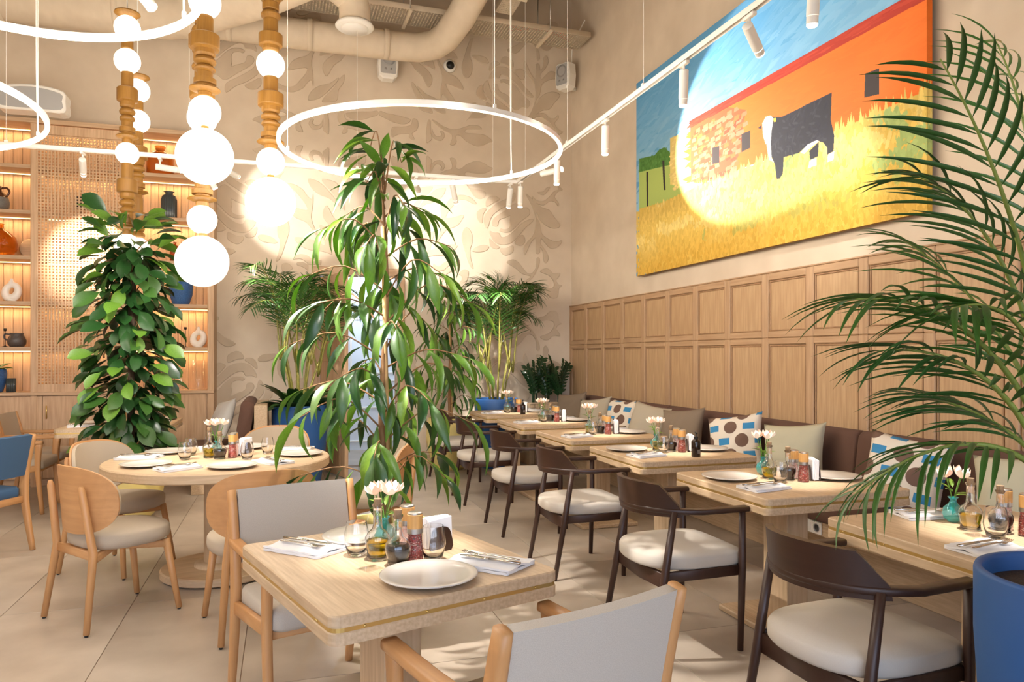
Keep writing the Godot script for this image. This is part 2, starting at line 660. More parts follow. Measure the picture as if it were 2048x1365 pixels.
	M.bulb = glow(Color(1.0, 0.97, 0.9), 1.6)
	M.ledring = glow(Color(1.0, 0.93, 0.80), 1.5)
	M.strip = glow(Color(1.0, 0.86, 0.6), 3.0)
	M.lens = glow(Color(1.0, 0.96, 0.9), 6.0)

# ---------------------------------------------------------------- the shell
const XR := 3.80
const XL := -5.6
const DB := 9.45
const DF := -4.6
const TOP := 6.4

func slabbox(called: String, x0: float, x1: float, y0: float, y1: float, d0: float, d1: float, mat: Material, parent: Node, b := 0.0) -> MeshInstance3D:
	return piece(called, box(Vector3(x1 - x0, y1 - y0, d1 - d0), b), mat, parent, T(V((x0 + x1) / 2, (y0 + y1) / 2, (d0 + d1) / 2)))

func make_floor() -> void:
	var f := struct("floor")
	slabbox("screed", XL, XR + 0.2, -0.2, -0.004, DF, DB + 0.2, M.grout, f)
	var w := 0.643
	var l := 1.31
	var mesh := box(Vector3(w - 0.004, 0.012, l - 0.004), 0.001)
	var n := 0
	for i in range(-8, 7):
		for j in range(-6, 5):
			var x := -0.178 + w * (i + 0.5)
			var d := 3.33 + l * (j + 0.5)
			n += 1
			if x - w / 2 < XL or x + w / 2 > XR + 0.3 or d + l / 2 > DB + 0.6:
				continue
			var mw := minf(x + w / 2, XR) - (x - w / 2)
			var md := minf(d + l / 2, DB) - (d - l / 2)
			if mw < 0.05 or md < 0.05:
				continue
			var full := mw > w - 0.01 and md > l - 0.01
			piece("tile", mesh if full else box(Vector3(mw - 0.004, 0.012, md - 0.004), 0.001), M.tile[(n * 7 + j) % 3], f, T(V(x - w / 2 + mw / 2, -0.006, d - l / 2 + md / 2)))

func make_walls() -> void:
	var wr := struct("wall_right")
	slabbox("plaster", XR + 0.02, XR + 0.22, 0, TOP, DF, DB + 0.2, M.wall, wr)
	# panelling: two rows of framed boards
	var pitch := 0.5357
	var start := 8.889 + pitch
	var cols := 18
	var low := 0.08
	var mid := 1.56
	var high := 2.09
	var board_u := box(Vector3(0.012, high - mid, pitch), 0.0)
	var board_l := box(Vector3(0.012, mid - low, pitch), 0.0)
	var mould := func(h: float) -> ArrayMesh:
		var st := mb()
		var iw := pitch - 0.095
		for s in [-1, 1]:
			cbox(st, Vector3(0, 0, s * (iw / 2 - 0.008)), Vector3(0.012, h, 0.010), 0.003)
			cbox(st, Vector3(0, s * (h / 2 - 0.006), 0), Vector3(0.012, 0.010, iw - 0.02), 0.003)
		return fin(st)
	var mu: ArrayMesh = mould.call(high - mid - 0.12)
	var ml: ArrayMesh = mould.call(mid - low - 0.115)
	var stile_u := box(Vector3(0.02, high - mid, 0.085), 0.006)
	var stile_l := box(Vector3(0.02, mid - low, 0.085), 0.006)
	for i in cols + 1:
		var d := start - pitch * i
		if i > 0:
			var pu := piece("panel", board_u, M.panel if (i * 5) % 3 else M.panel_b, wr, T(V(XR + 0.012, (mid + high) / 2, d + pitch / 2)))
			piece("moulding", mu, M.moulding, pu, T(Vector3(-0.010, -0.003, 0)))
			var pl := piece("panel", board_l, M.panel if (i * 4) % 3 else M.panel_b, wr, T(V(XR + 0.012, (mid + low) / 2, d + pitch / 2)))
			piece("moulding", ml, M.moulding, pl, T(Vector3(-0.010, 0, 0)))
			piece("rail", box(Vector3(0.02, 0.06, pitch - 0.087), 0.006), M.rail, wr, T(V(XR - 0.002, high - 0.03, d + pitch / 2)))
			piece("rail", box(Vector3(0.02, 0.054, pitch - 0.087), 0.006), M.rail, wr, T(V(XR - 0.002, mid + 0.029, d + pitch / 2)))
			piece("rail", box(Vector3(0.02, 0.05, pitch - 0.087), 0.006), M.rail, wr, T(V(XR - 0.002, mid - 0.027, d + pitch / 2)))
		piece("stile", stile_u, M.stile, wr, T(V(XR - 0.002, (mid + high) / 2, minf(d, DB - 0.045))))
		piece("stile", stile_l, M.stile, wr, T(V(XR - 0.002, (mid + low) / 2, minf(d, DB - 0.045))))
	slabbox("capping", XR - 0.016, XR + 0.02, high, high + 0.012, start - pitch * cols, DB, M.rail, wr, 0.003)

	var wb := struct("wall_back")
	slabbox("plaster", XL, 0.42, 0, TOP, DB, DB + 0.2, M.wall, wb)
	slabbox("plaster", 1.42, XR + 0.02, 0, TOP, DB, DB + 0.2, M.wall, wb)
	slabbox("plaster", 0.42, 1.42, 2.43, TOP, DB, DB + 0.2, M.wall, wb)
	make_relief(wb)
	var bb := struct("baseboard_back")
	slabbox("board", 1.51, 3.0, 0, 0.12, DB - 0.018, DB, M.oak_x, bb, 0.004)

	var wl := struct("wall_left")
	slabbox("plaster", XL - 0.2, XL, 0, TOP, DF, DB + 0.2, M.wall, wl)
	# unseen front behind the viewer: piers, sill, lintel round three windows letting daylight in
	var wf := struct("wall_front")
	slabbox("sill", XL, XR + 0.2, 0, 0.35, DF - 0.25, DF, M.wall, wf)
	slabbox("lintel", XL, XR + 0.2, 4.3, TOP, DF - 0.25, DF, M.wall, wf)
	for x in [[XL, -4.9], [-2.35, -2.0], [0.75, 1.1], [3.45, XR + 0.2]]:
		slabbox("pier", x[0], x[1], 0.35, 4.3, DF - 0.25, DF, M.wall, wf)
	var n := 1
	for x in [[-4.9, -2.35], [-2.0, 0.75], [1.1, 3.45]]:
		var wi := struct("unseen_window_%d" % n)  # out of view, placed to bring daylight from behind the viewer
		n += 1
		slabbox("pane", x[0] + 0.05, x[1] - 0.05, 0.4, 4.25, DF - 0.13, DF - 0.12, M.glass, wi)
		for e in [[x[0], x[0] + 0.05, 0.35, 4.3], [x[1] - 0.05, x[1], 0.35, 4.3], [x[0] + 0.05, x[1] - 0.05, 0.35, 0.4], [x[0] + 0.05, x[1] - 0.05, 4.25, 4.3], [(x[0] + x[1]) / 2 - 0.025, (x[0] + x[1]) / 2 + 0.025, 0.4, 4.25], [x[0] + 0.05, x[1] - 0.05, 2.7, 2.75]]:
			slabbox("frame", e[0], e[1], e[2], e[3], DF - 0.16, DF - 0.09, M.white, wi, 0.004)
	var ce := struct("ceiling")
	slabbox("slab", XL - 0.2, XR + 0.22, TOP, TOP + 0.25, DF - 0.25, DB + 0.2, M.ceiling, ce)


const MOTIFS := [
	["tulip", [0.17, 0.12, 0.25, 0.16, 0.35, 0.18, 0.39, 0.18, 0.39, 0.14, 0.43, 0.11, 0.46, 0.12, 0.44, 0.16, 0.43, 0.19, 0.48, 0.23, 0.51, 0.29, 0.50, 0.37, 0.44, 0.38, 0.42, 0.31, 0.37, 0.28, 0.28, 0.26, 0.17, 0.24]],
	["tulip_b", [0.01, 0.39, 0.10, 0.35, 0.20, 0.31, 0.32, 0.30, 0.39, 0.33, 0.41, 0.37, 0.33, 0.39, 0.20, 0.41, 0.10, 0.42, 0.02, 0.44]],
	["curl", [0.62, 0.09, 0.66, 0.11, 0.69, 0.14, 0.68, 0.19, 0.67, 0.25, 0.67, 0.37, 0.64, 0.38, 0.62, 0.26]],
	["curl_b", [0.69, 0.19, 0.74, 0.14, 0.81, 0.13, 0.85, 0.17, 0.86, 0.21, 0.83, 0.26, 0.80, 0.25, 0.82, 0.22, 0.80, 0.19, 0.75, 0.18, 0.71, 0.22, 0.69, 0.28]],
	["stem", [0.93, 0.09, 0.99, 0.09, 1.02, 0.14, 1.01, 0.21, 1.07, 0.22, 1.16, 0.15, 1.29, 0.10, 1.39, 0.12, 1.46, 0.16, 1.52, 0.18, 1.47, 0.22, 1.38, 0.26, 1.25, 0.26, 1.15, 0.26, 1.14, 0.30, 1.24, 0.32, 1.36, 0.33, 1.32, 0.37, 1.21, 0.37, 1.11, 0.33, 0.98, 0.29, 0.84, 0.32, 0.74, 0.38, 0.69, 0.39, 0.77, 0.32, 0.87, 0.26, 0.95, 0.23, 0.96, 0.17]],
	["bud", [1.15, 0.42, 1.19, 0.46, 1.25, 0.47, 1.35, 0.48, 1.42, 0.51, 1.39, 0.58, 1.32, 0.60, 1.25, 0.56, 1.20, 0.49]],
	["stalk", [0.70, 0.48, 0.66, 0.56, 0.58, 0.64, 0.51, 0.75, 0.46, 0.83, 0.42, 0.85, 0.44, 0.75, 0.50, 0.65, 0.51, 0.54, 0.56, 0.50]],
	["leaf", [0.87, 0.49, 0.83, 0.60, 0.73, 0.68, 0.61, 0.72, 0.50, 0.81, 0.52, 0.75, 0.62, 0.63, 0.74, 0.52]],
	["branch", [0.81, 0.67, 0.83, 0.74, 0.88, 0.70, 0.93, 0.63, 1.04, 0.57, 1.15, 0.57, 1.24, 0.61, 1.29, 0.67, 1.24, 0.67, 1.15, 0.63, 1.04, 0.64, 0.96, 0.73, 0.90, 0.81, 0.88, 0.88, 0.97, 0.87, 1.11, 0.83, 1.09, 0.90, 1.02, 0.98, 0.90, 1.03, 0.84, 1.09, 0.78, 1.18, 0.74, 1.24, 0.77, 1.14, 0.81, 1.05, 0.83, 0.95, 0.81, 0.81]],
	["fern", [0.64, 0.81, 0.69, 0.88, 0.68, 0.97, 0.61, 1.05, 0.51, 1.12, 0.47, 1.17, 0.50, 1.23, 0.46, 1.25, 0.42, 1.21, 0.38, 1.13, 0.42, 1.10, 0.47, 1.03, 0.56, 0.95]],
	["pair", [0.58, 1.11, 0.66, 1.08, 0.73, 1.06, 0.71, 1.14, 0.68, 1.25, 0.68, 1.31, 0.77, 1.26, 0.90, 1.23, 1.03, 1.23, 0.98, 1.31, 0.87, 1.37, 0.74, 1.38, 0.64, 1.40, 0.58, 1.42, 0.59, 1.34, 0.59, 1.23]],
	["drop", [1.15, 0.99, 1.20, 1.02, 1.23, 1.09, 1.23, 1.20, 1.20, 1.29, 1.22, 1.43, 1.25, 1.53, 1.21, 1.51, 1.17, 1.42, 1.14, 1.32, 1.11, 1.23, 1.09, 1.13, 1.11, 1.03]],
	["sprig", [1.23, 1.30, 1.29, 1.24, 1.39, 1.21, 1.46, 1.23, 1.42, 1.29, 1.32, 1.31]],
	["rose_a", [1.82, 0.48, 1.71, 0.57, 1.58, 0.64, 1.46, 0.74, 1.39, 0.84, 1.39, 0.93, 1.44, 0.99, 1.47, 0.91, 1.50, 0.83, 1.57, 0.76, 1.69, 0.68, 1.82, 0.59]],
	["rose_b", [1.83, 0.63, 1.69, 0.73, 1.55, 0.83, 1.50, 0.90, 1.52, 0.95, 1.58, 0.95, 1.60, 0.88, 1.64, 0.85, 1.70, 0.83, 1.76, 0.80, 1.75, 0.87, 1.76, 0.92, 1.74, 0.97, 1.67, 0.99, 1.63, 0.98, 1.61, 1.01, 1.67, 1.03, 1.75, 1.02, 1.83, 0.96, 1.90, 0.88, 1.98, 0.82, 2.04, 0.76, 2.01, 0.68, 1.92, 0.68]],
	["rose_c", [1.60, 1.04, 1.63, 1.09, 1.71, 1.08, 1.83, 0.99, 1.93, 0.89, 2.05, 0.83, 2.09, 0.85, 1.98, 0.95, 1.87, 1.08, 1.77, 1.17, 1.65, 1.20, 1.55, 1.17, 1.49, 1.09, 1.47, 1.02, 1.53, 1.04]],
	["lobe_a", [1.42, 0.62, 1.47, 0.56, 1.55, 0.55, 1.61, 0.59, 1.53, 0.64, 1.43, 0.70]],
	["lobe_b", [1.62, 1.25, 1.70, 1.24, 1.79, 1.20, 1.81, 1.24, 1.79, 1.30, 1.70, 1.34, 1.64, 1.31]],
	["lobe_c", [1.83, 1.15, 1.91, 1.06, 1.96, 1.07, 1.97, 1.15, 1.91, 1.20, 1.84, 1.18]],
	["lobe_d", [1.29, 0.79, 1.36, 0.73, 1.43, 0.73, 1.38, 0.81, 1.37, 0.92, 1.31, 0.88]],
	["lobe_e", [1.47, 1.12, 1.54, 1.18, 1.61, 1.23, 1.57, 1.26, 1.50, 1.24, 1.47, 1.18]],
	["vine", [1.98, 0.49, 2.07, 0.55, 2.21, 0.66, 2.32, 0.69, 2.39, 0.78, 2.48, 0.90, 2.39, 0.94, 2.28, 0.91, 2.19, 0.84, 2.14, 0.74, 2.13, 0.80, 2.18, 0.87, 2.21, 1.01, 2.29, 1.08, 2.41, 1.12, 2.51, 1.10, 2.46, 1.18, 2.35, 1.22, 2.26, 1.15, 2.21, 1.09, 2.19, 1.15, 2.26, 1.24, 2.31, 1.34, 2.28, 1.42, 2.24, 1.39, 2.23, 1.27, 2.19, 1.21, 2.18, 1.29, 2.13, 1.29, 2.13, 1.20, 2.12, 1.08, 2.05, 1.16, 2.01, 1.24, 1.97, 1.32, 1.95, 1.23, 2.00, 1.15, 2.09, 1.05, 2.12, 0.94, 2.12, 0.81, 2.07, 0.65]],
	["bell", [2.08, 0.52, 2.14, 0.57, 2.24, 0.57, 2.33, 0.50, 2.39, 0.43, 2.45, 0.40, 2.45, 0.35, 2.52, 0.40, 2.45, 0.43, 2.40, 0.50, 2.42, 0.54, 2.46, 0.59, 2.45, 0.63, 2.41, 0.58, 2.33, 0.57, 2.24, 0.63, 2.14, 0.61, 2.08, 0.56]],
	["bell_b", [2.15, 0.46, 2.24, 0.49, 2.33, 0.38, 2.28, 0.39, 2.24, 0.44, 2.18, 0.45]],
	["hook", [1.71, 1.43, 1.80, 1.39, 1.88, 1.43, 1.94, 1.50, 2.01, 1.57, 2.08, 1.56, 2.13, 1.48, 2.14, 1.36, 2.18, 1.36, 2.17, 1.46, 2.09, 1.61, 2.01, 1.69, 1.93, 1.76, 1.90, 1.72, 2.01, 1.65, 2.05, 1.61, 1.93, 1.58, 1.84, 1.51]],
	["flower", [2.19, 1.54, 2.24, 1.50, 2.31, 1.50, 2.38, 1.56, 2.48, 1.55, 2.45, 1.62, 2.42, 1.65, 2.46, 1.71, 2.51, 1.72, 2.46, 1.77, 2.45, 1.86, 2.41, 1.90, 2.33, 1.89, 2.26, 1.83, 2.15, 1.80, 2.09, 1.74, 2.14, 1.68, 2.19, 1.74, 2.29, 1.77, 2.38, 1.75, 2.39, 1.68, 2.33, 1.60, 2.26, 1.57]],
	["scroll_a", [0.71, 1.49, 0.78, 1.52, 0.87, 1.45, 0.96, 1.43, 1.04, 1.47, 1.04, 1.50, 0.96, 1.49, 0.89, 1.53, 0.85, 1.57, 0.77, 1.58, 0.72, 1.56]],
	["scroll_b", [0.70, 1.71, 0.77, 1.70, 0.81, 1.62, 0.90, 1.54, 0.99, 1.53, 1.00, 1.57, 0.93, 1.59, 0.87, 1.64, 0.83, 1.72, 0.77, 1.78, 0.74, 1.84, 0.74, 1.75]],
	["scroll_c", [1.05, 1.61, 1.11, 1.55, 1.18, 1.57, 1.17, 1.67, 1.11, 1.77, 0.98, 1.83, 0.85, 1.84, 0.87, 1.75, 0.98, 1.77, 1.08, 1.70, 1.09, 1.64]],
]

func make_relief(wall: Node3D) -> void:
	# a damask of raised plaster: one quarter of the repeat, mirrored about its upright and level axes
	var ax := 1.166
	var av := 4.105
	var half := 1.987
	var frame := PackedVector2Array([Vector2(-0.80, 0.14), Vector2(XR - 0.02, 0.14), Vector2(XR - 0.02, TOP), Vector2(-0.80, TOP)])
	var door := PackedVector2Array([Vector2(0.3, -1), Vector2(1.54, -1), Vector2(1.54, 2.55), Vector2(0.3, 2.55)])
	var bands := [[av, -1.0], [av, 1.0], [av - 2 * half, 1.0]]
	for m in MOTIFS:
		for b in bands:
			for s in [-1.0, 1.0]:
				var o := outline(m[1])
				for i in o.size():
					o[i] = Vector2(ax + s * o[i].x, b[0] + b[1] * o[i].y)
				for part in Geometry2D.intersect_polygons(o, frame):
					for q in Geometry2D.clip_polygons(part, door):
						if Geometry2D.is_polygon_clockwise(q) or q.size() < 4:
							continue
						var st := mb()
						prism(st, q, 0.0, 0.013, 0.003, T(V(0, 0, DB)), false)
						piece("relief_" + String(m[0]).split("_")[0], fin(st), M.relief, wall)

func make_door() -> void:
	var dr := struct("door_1")
	# casing
	slabbox("jamb", 0.34, 0.44, 0, 2.43, DB - 0.03, DB + 0.2, M.cab, dr, 0.006)
	slabbox("jamb", 1.40, 1.50, 0, 2.43, DB - 0.03, DB + 0.2, M.cab, dr, 0.006)
	slabbox("head", 0.34, 1.50, 2.43, 2.53, DB - 0.03, DB + 0.2, M.cab_x, dr, 0.006)
	# the leaf stands open into the room
	var hinge := V(0.46, 0, DB - 0.04)
	var free := V(0.69, 0, 8.63)
	var dir := (free - hinge).normalized()
	var b := aim(dir)
	var lf := piece("leaf", box(Vector3(0.84, 2.38, 0.045), 0.004), M.cab, dr, T(hinge + dir * 0.42 + Vector3(0, 1.2, 0), b))
	for k in [[0, 0.62, 0.95], [0, -0.68, 0.8]]:
		piece("door_panel", box(Vector3(0.56, k[2], 0.012), 0.005), M.panel_b, lf, T(Vector3(0, k[1], -0.026)))
		piece("door_panel", box(Vector3(0.56, k[2], 0.012), 0.005), M.panel_b, lf, T(Vector3(0, k[1], 0.026)))
	for s in [-1, 1]:
		piece("handle_plate", box(Vector3(0.045, 0.2, 0.006), 0.002), M.brass, lf, T(Vector3(0.36, -0.15, s * 0.026)))
		piece("handle", pipe([Vector3(0.36, -0.1, s * 0.03), Vector3(0.36, -0.1, s * 0.06), Vector3(0.24, -0.1, s * 0.062)], 0.009), M.brass, lf)
	# the little lobby behind it: a white panelled wall
	var lb := struct("wall_lobby")
	slabbox("plaster", -0.4, 2.6, 0, 2.9, DB + 1.7, DB + 1.8, M.lobby, lb)
	slabbox("plaster", -0.5, -0.4, 0, 2.9, DB + 0.2, DB + 1.8, M.lobby, lb)
	slabbox("plaster", 2.6, 2.7, 0, 2.9, DB + 0.2, DB + 1.8, M.lobby, lb)
	slabbox("floor_slab", -0.5, 2.7, -0.1, -0.001, DB + 0.2, DB + 1.8, M.tile[0], lb)
	slabbox("ceiling_slab", -0.5, 2.7, 2.9, 3.0, DB + 0.2, DB + 1.8, M.white, lb)
	for y in [0.12, 0.62, 1.02, 1.14, 1.95]:
		slabbox("moulding", -0.4, 2.6, y, y + 0.03, DB + 1.68, DB + 1.7, M.white, lb, 0.006)
	for x in [0.25, 0.95, 1.65]:
		slabbox("moulding", x, x + 0.03, 1.14, 2.6, DB + 1.68, DB + 1.7, M.white, lb, 0.006)
	var lp := thing("unseen_ceiling_lamp", "unseen round ceiling lamp placed to light the lobby behind the open door", "lamp", V(1.1, 2.9, DB + 0.9))  # lamp out of view, placed to give the lobby its cool light
	piece("housing", turned([Vector2(0, -0.05), Vector2(0.15, -0.05), Vector2(0.17, -0.03), Vector2(0.17, 0)], 24, false), M.white_metal, lp)
	piece("diffuser", turned([Vector2(0, -0.06), Vector2(0.14, -0.058), Vector2(0.15, -0.05)], 24), M.coolbulb, lp)
	var ol := OmniLight3D.new()
	ol.name = "lobby_light"
	ol.light_color = Color(0.82, 0.9, 1.0)
	ol.light_energy = 1.1
	ol.light_size = 0.14
	ol.omni_range = 12
	ol.shadow_enabled = true
	ol.position = Vector3(0, -0.22, 0)
	lp.add_child(ol)

# ---------------------------------------------------------------- overhead
func make_overhead() -> void:
	var d1 := thing("ventilation_pipe", "cream ventilation pipe running along the ornamented wall and bending upward", "duct", Vector3.ZERO)
	var pts := [V(-1.2, 5.22, 9.02), V(1.3, 5.22, 9.02), V(1.6, 5.22, 8.98), V(1.78, 5.22, 8.83), V(1.87, 5.24, 8.62), V(1.97, 5.35, 8.3), V(2.1, 5.6, 7.9), V(2.2, 5.9, 7.2), V(2.25, 6.0, 5.0)]
	piece("pipe", pipe(pts, 0.17, 20), M.duct, d1)
	for x in [-0.6, 0.3, 1.2]:
		piece("joint_band", turned([Vector2(0.172, -0.03), Vector2(0.178, -0.025), Vector2(0.178, 0.025), Vector2(0.172, 0.03)], 20), M.duct, d1, T(V(x, 5.22, 9.0), E(0, 0, 90)))
	var d2 := thing("ventilation_duct", "thick cream ventilation duct with a round ceiling diffuser below it", "duct", Vector3.ZERO)
	piece("pipe", pipe([V(-5.5, 5.18, 8.85), V(-1.5, 5.18, 8.85), V(-1.22, 5.18, 8.82), V(-1.0, 5.18, 8.7), V(-0.24, 5.18, 7.97), V(0.16, 5.18, 7.46), V(0.5, 5.2, 6.9), V(0.9, 5.3, 5.0)], 0.27, 24), M.duct, d2)
	for x in [-4.2, -2.8, -1.7]:
		piece("joint_band", turned([Vector2(0.272, -0.03), Vector2(0.28, -0.025), Vector2(0.28, 0.025), Vector2(0.272, 0.03)], 24), M.duct, d2, T(V(x, 5.18, 8.85), E(0, 0, 90)))
	piece("branch", pipe(spline([V(0.2, 5.2, 7.42), V(0.52, 5.19, 7.66), V(0.69, 5.08, 7.73), V(0.71, 4.86, 7.74)], 4), 0.16, 20), M.duct, d2)
	piece("diffuser_rim", turned([Vector2(0.12, -0.02), Vector2(0.18, -0.02), Vector2(0.2, 0.0), Vector2(0.18, 0.03), Vector2(0.14, 0.04)], 24), M.white_metal, d2, T(V(0.71, 4.83, 7.74)))
	piece("diffuser_disc", turned([Vector2(0, -0.04), Vector2(0.13, -0.04), Vector2(0.14, -0.02), Vector2(0.12, -0.005)], 24), M.white_metal, d2, T(V(0.71, 4.83, 7.74)))
	var d3 := thing("ceiling_pipe", "cream pipe under the ceiling at the right hand wall", "pipe", Vector3.ZERO)
	piece("pipe", pipe([V(2.4, 6.02, 7.3), V(3.5, 6.02, 7.9)], 0.13, 16), M.duct, d3)
	piece("end_cap", turned([Vector2(0, -0.05), Vector2(0.135, -0.05), Vector2(0.135, 0)], 16, false), M.duct, d3, T(V(3.5, 6.02, 7.9), look_down(V(1.1, 0, 0.6))))
	# perforated cable trays
	tray("long cream perforated cable tray crossing the hall before the ornamented wall", V(-0.9, 5.48, 8.72), V(3.74, 5.48, 8.82), 0.42)
	tray("short cream perforated cable tray joining the long tray at an angle", V(2.55, 5.56, 8.5), V(2.75, 5.95, 5.5), 0.22)
	tray("cream perforated cable tray at upper left above the wooden shelves", V(-4.8, 5.75, 6.6), V(-1.2, 5.75, 7.4), 0.5)
	for c in [[V(2.7, 5.52, 8.78), V(3.55, 5.52, 8.84), M.orange_cable, "orange cable bundle lying in the long cable tray", 0.035], [V(1.95, 5.52, 8.72), V(2.4, 6.2, 8.4), plain(C(20, 70, 60), 0.5), "dark green cable rising from the long cable tray", 0.025]]:
		var o := thing("cable", c[3], "cable", Vector3.ZERO)
		piece("jacket", pipe(spline([c[0], (c[0] + c[1]) / 2 + Vector3(0, 0.06, 0.03), c[1]], 6), c[4], 8), c[2], o)

func tray(label: String, a: Vector3, b: Vector3, w: float) -> void:
	var o := thing("cable_tray", label, "cable tray", a)
	var l := a.distance_to(b)
	var bs := aim(b - a)
	var st := mb()
	# a ladder of slats between two lips: the open slots show
	var n := int(l / 0.036)
	var holder := piece("tray_lip", beam([Vector3.ZERO, Vector3(l, 0, 0)], 0.004, 0.06, Vector3.UP, 0.1), M.duct, o, T(bs * Vector3(0, 0.03, w / 2), bs))
	piece("tray_lip", beam([Vector3.ZERO, Vector3(l, 0, 0)], 0.004, 0.06, Vector3.UP, 0.1), M.duct, o, T(bs * Vector3(0, 0.03, -w / 2), bs))
	for i in n:
		cbox(st, Vector3((i + 0.5) * l / n, 0, 0), Vector3(0.022, 0.003, w), 0.0)
	for k in 12:
		cbox(st, Vector3(l / 2, 0, w * (-0.5 + (k + 0.5) / 12.0)), Vector3(l, 0.003, w / 12.0 * 0.45), 0.0)
	var p := piece("perforated_base", fin(st), M.duct, o, T(Vector3.ZERO, bs))
	p.set_meta("kind", "stuff")
	for t in [0.12, 0.5, 0.88]:
		var at := a.lerp(b, t)
		for s in [-1, 1]:
			piece("hanger_rod", pipe([Vector3(0, 0, 0), Vector3(0, TOP - at.y, 0)], 0.006, 6), M.steel, o, T(at - a + bs * Vector3(0, 0, s * (w / 2 + 0.01))))
		piece("hanger_bar", box(Vector3(0.04, 0.03, w + 0.1), 0.003), M.duct, o, T(at - a + Vector3(0, -0.02, 0), bs))

# ---------------------------------------------------------------- shelf wall
const LEVELS := [1.02, 1.51, 2.0, 2.49, 2.98, 3.47]
func strip_light(parent: Node, at: Vector3, w: float) -> void:
	# a led profile under the shelf, glowing downward
	piece("led_strip", box(Vector3(w, 0.008, 0.012), 0.001), M.strip, parent, T(at))
	var a := AreaLight3D.new()
	a.name = "strip_light"
	a.area_size = Vector2(w, 0.012)
	a.light_color = Color(1.0, 0.82, 0.58)
	a.light_energy = 0.2
	a.area_range = 8
	a.shadow_enabled = true
	a.transform = T(at + Vector3(0, -0.008, 0), E(-90, 0, 0))
	parent.add_child(a, true)

func make_shelves() -> void:
	var u := thing("shelving_unit", "tall oak shelf wall with lit niches, a lattice screen and low cupboards", "shelving", V(0, 0, 9.05))
	var f := 0.0   # front plane is local z 0, the wall is at z -0.39
	var part := func(called: String, x0: float, x1: float, y0: float, y1: float, z0: float, z1: float, mat: Material, b := 0.003) -> MeshInstance3D:
		return piece(called, box(Vector3(x1 - x0, y1 - y0, z1 - z0), b), mat, u, T(Vector3((x0 + x1) / 2, (y0 + y1) / 2, (z0 + z1) / 2)))
	var cols := [[-3.5, -2.59], [-2.53, -1.69], [-1.635, -0.825]]
	for p in [[-3.56, -3.5], [-2.59, -2.53], [-1.69, -1.635], [-0.825, -0.757]]:
		part.call("upright", p[0], p[1], 0.0, 3.92, -0.385, 0.0, M.cab)
	part.call("top_board", -3.56, -0.757, 3.92, 3.97, -0.39, 0.012, M.cab_x)
	for c in cols:
		# back boards, narrow vertical slats
		var bw: float = (c[1] - c[0]) / 10
		for k in 10:
			part.call("back_slat", c[0] + k * bw + 0.0015, c[0] + (k + 1) * bw - 0.0015, 1.02, 3.92, -0.388, -0.375 + 0.002 * (k % 2), M.cab, 0.002)
		for i in LEVELS.size():
			if i > 0:
				part.call("shelf", c[0], c[1], LEVELS[i] - 0.04, LEVELS[i], -0.375, -0.004 if c[0] != -2.53 else -0.05, M.cab_x)
			var top: float = LEVELS[i + 1] - 0.04 if i + 1 < LEVELS.size() else 3.92
			strip_light(u, Vector3((c[0] + c[1]) / 2, top - 0.006, -0.30), c[1] - c[0] - 0.04)
	part.call("worktop", -3.56, -0.757, 0.985, 1.02, -0.39, 0.015, M.cab_x)
	part.call("carcass", -3.5, -0.825, 0.08, 0.985, -0.385, -0.03, M.cab)
	part.call("plinth", -3.5, -0.8, 0.0, 0.08, -0.36, -0.05, M.cab_x)
	var x := -0.84
	for w in [0.39, 0.40, 0.42, 0.43, 0.45, 0.45]:
		var dr: MeshInstance3D = part.call("cupboard_door", x - w + 0.004, x, 0.09, 0.978, -0.03, -0.008, M.cab)
		var s := 1 if int(x * 100) % 2 else -1
		piece("handle", beam([Vector3(0, 0, 0), Vector3(0, 0.14, 0)], 0.012, 0.012, Vector3.BACK), M.brass, dr, T(Vector3(s * (w / 2 - 0.04), 0.2, 0.025)))
		x -= w
	# the lattice screen before the middle niches
	var sc := piece("lattice_screen", box(Vector3(0.84, 0.10, 0.02), 0.002), M.cab, u, T(Vector3(-2.11, 3.86, -0.012)))
	var pitch := 0.0333
	var nv := 25
	var y0 := 1.10
	var y1 := 3.80
	var vm := box(Vector3(0.0155, y1 - y0, 0.006), 0.001)
	var hm := box(Vector3(0.84, 0.0155, 0.006), 0.001)
	for i in nv + 1:
		piece("upright_strip", vm, M.lattice, sc, T(Vector3(-0.4163 + i * pitch, (y0 + y1) / 2 - 3.86, 0.003)))
	var nh := int((y1 - y0) / pitch)
	for i in nh + 1:
		piece("cross_strip", hm, M.lattice, sc, T(Vector3(0, y0 + i * (y1 - y0) / nh - 3.86, -0.003)))
	piece("screen_foot", box(Vector3(0.84, 0.09, 0.02), 0.002), M.cab, sc, T(Vector3(0, 1.065 - 3.86, 0)))
	# dark vents behind the lattice
	for v in [[-2.18, 2.98, 0.14], [-2.15, 1.6, 0.14]]:
		piece("vent", box(Vector3(v[2], 0.16, 0.01), 0.001), M.black, u, T(Vector3(v[0], v[1] + 0.18, -0.366)))
	# a speaker on the shelf top
	var sp := thing("loudspeaker", "wide grey loudspeaker lying on top of the oak shelf wall", "loudspeaker", V(-2.5, 3.97, 8.86))
	var st := mb()
	prism(st, outline([-0.30, 0.0, -0.1, -0.004, 0.1, -0.004, 0.30, 0.0, 0.31, 0.12, 0.295, 0.22, 0.1, 0.265, -0.1, 0.265, -0.295, 0.22, -0.31, 0.12], 3), -0.1, 0.1, 0.012)
	piece("cabinet", fin(st), M.white_metal, sp, T(Vector3(0, 0.005, 0)))
	st = mb()
	prism(st, outline([-0.27, 0.03, 0.0, 0.022, 0.27, 0.03, 0.28, 0.12, 0.265, 0.2, 0.0, 0.245, -0.265, 0.2, -0.28, 0.12], 3), 0.1, 0.106, 0.003)
	piece("grille", fin(st), M.grey_mesh, sp)
	make_shelf_things()

